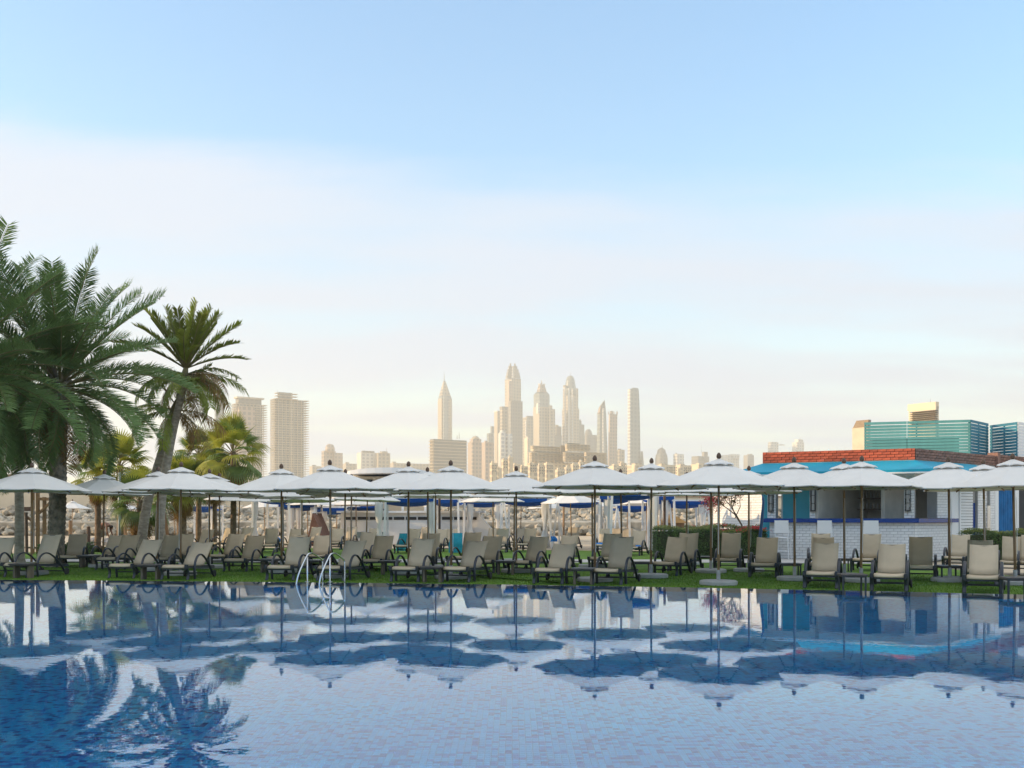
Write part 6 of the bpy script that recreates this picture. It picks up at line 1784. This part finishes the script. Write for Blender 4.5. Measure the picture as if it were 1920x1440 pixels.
# left: two unfinished towers with bare slabs
def slab_tower(label, x0, x1, yt, Y, lf, name='unfinished_tower', step=4.5, top=()):
    T = Tower(name, label, (x0 + x1) / 2, Y, 'unfinished concrete towers')
    w = x1 - x0
    T.blk('core', M['tower_grey'], x0 + w * 0.10, x1 - w * 0.13, yt + 1, None, lf, 3)
    n_s = int((930 - yt) / step)
    for k in range(n_s):
        y = yt + k * step
        mb = MB(); mb.prism(quad_px(x0, x1, Y, lf), PZ(y + 1.0, Y), PZ(y, Y)); T.add('floor_slab', mb, M['slab'])
    plan = quad_px(x0 + 0.8, x1 - 0.8, Y, lf)
    for e0, e1, kk in ((3, 0, 4), (0, 1, 9)):
        for j in range(kk):
            p = plan[e0].lerp(plan[e1], j / kk)
            mb = MB(); mb.box((p.x, p.y, (PZ(yt, Y) + GZ) / 2), (1.0, 1.0, PZ(yt, Y) - GZ)); T.add('column', mb, M['slab'])
    for a0, a1, y0, y1 in top: T.blk('roof_frame', M['tower_grey'], a0, a1, y0, y1, lf, 2)
    return T
T = slab_tower('tallest unfinished concrete tower with open slab edges, standing right of the clear fan palm', 503, 572, 747, 1700, 0.16, top=((519, 545, 735, 747),))
for k in range(3):
    mb = MB(); mb.prism(quad_px(511.5, 553.5, 1699, 0.16), PZ(736 + k * 5 + 1, 1700), PZ(736 + k * 5, 1700)); T.add('roof_slab', mb, M['slab'])
T.mast('hoist_mast', M['slab'], 547, 930, 738, 0.9); T.mast('aerial', M['core'], 520, 738, 731, 0.4)
T = slab_tower('unfinished concrete tower with a covered front, directly behind the clear fan palm', 429.5, 493, 756, 1800, 0.2)
T.taper('roof_slab', M['slab'], 434, 488, 746, 434, 488, 743, 0.2); T.blk('upper_core', M['tower_grey'], 438, 484, 746, 757, 0.2, 4); T.blk('cladding', pk, 440, 474, 762, None, 0.25, -6); T.mast('hoist_mast', M['core'], 439, 930, 757, 0.5)
T = Tower('glass_tower', 'grey green glass tower seen between the palm crown and the unfinished towers', 409, 1900); T.blk('wall', gl_, 400, 418, 738, None, 0.3); T.blk('roof_box', gl_, 403, 414, 735, 738)
# domed block and twins between
T = Tower('round_dome_tower', 'hazy rose block with one large round dome left of the pavilion', 619, 2500)
T.blk('wall', pk, 601, 627, 845, None, 0.25); T.blk('side_wall', pk, 624, 641, 849, None, 0.2, 8); T.cyl('dome', pk, 617, [(9, 848), (9, 840), (7.5, 835), (4.5, 832.5), (0.5, 831.5)])
T = Tower('twin_block', 'left one of two hazy twin blocks above the pavilion roof', 686, 2400); T.blk('wall', wt, 667, 703, 848, None, 0.28); T.blk('upper_wall', gr, 677, 700, 845, 848, 0.1)
T = Tower('twin_block', 'right one of two hazy twin blocks above the pavilion roof, with a mast', 716, 2400); T.blk('wall', bg, 702, 730, 849, None, 0.25); T.blk('roof_box', bg, 712, 726, 846, 849); T.mast('mast', gr, 725, 846, 839, 0.5)
for i, (a0, a1, yt, lb) in enumerate(((640, 668, 869, 'low hazy block between the domed block and the twins'), (728, 760, 868, 'low hazy block right of the masted twin'), (756, 806, 869, 'long low hazy block left of the broad unfinished one'), (578, 604, 874, 'low hazy block at the foot of the tallest unfinished tower'))):
    T = Tower('hazy_block', lb, (a0 + a1) / 2, 2700, 'low hazy blocks left of the skyline'); T.blk('wall', bg, a0, a1, yt, None, 0.3); T.blk('roof_box', bg, a0 + 6, a0 + 14, yt - 2.5, yt)
# right: blocks behind the teal screen
T = Tower('sloped_roof_tower', 'sunlit tower with a raked roof rising behind the teal slat screen', 1742, 330, 'near buildings behind the bar')
T.taper('roof', M['tower_near'], 1720.5, 1763, 765, 1721, 1763, 753, 0.80); T.blk('wall', M['tower_near'], 1722, 1762.5, 765, None, 0.8)
for k in range(8):
    mb = MB(); mb.prism(quad_px(1722.6, 1761.5, 329, 0.78), PZ(769 + k * 3.6 + 1.2, 330), PZ(769 + k * 3.6, 330)); T.add('louvre', mb, M['tableleg'])
T.mast('aerial', M['core'], 1744.5, 755, 747, 0.3)
T = Tower('gabled_tower', 'warm lit narrow block with a dark hipped roof left of the teal slat screen', 1614, 190, 'near buildings behind the bar')
T.blk('wall', M['beige_wall'], 1607.5, 1634, 800, None, 0.75); T.taper('roof', M['stone_cap'], 1608, 1634, 800, 1614, 1636, 786.5, 0.7)
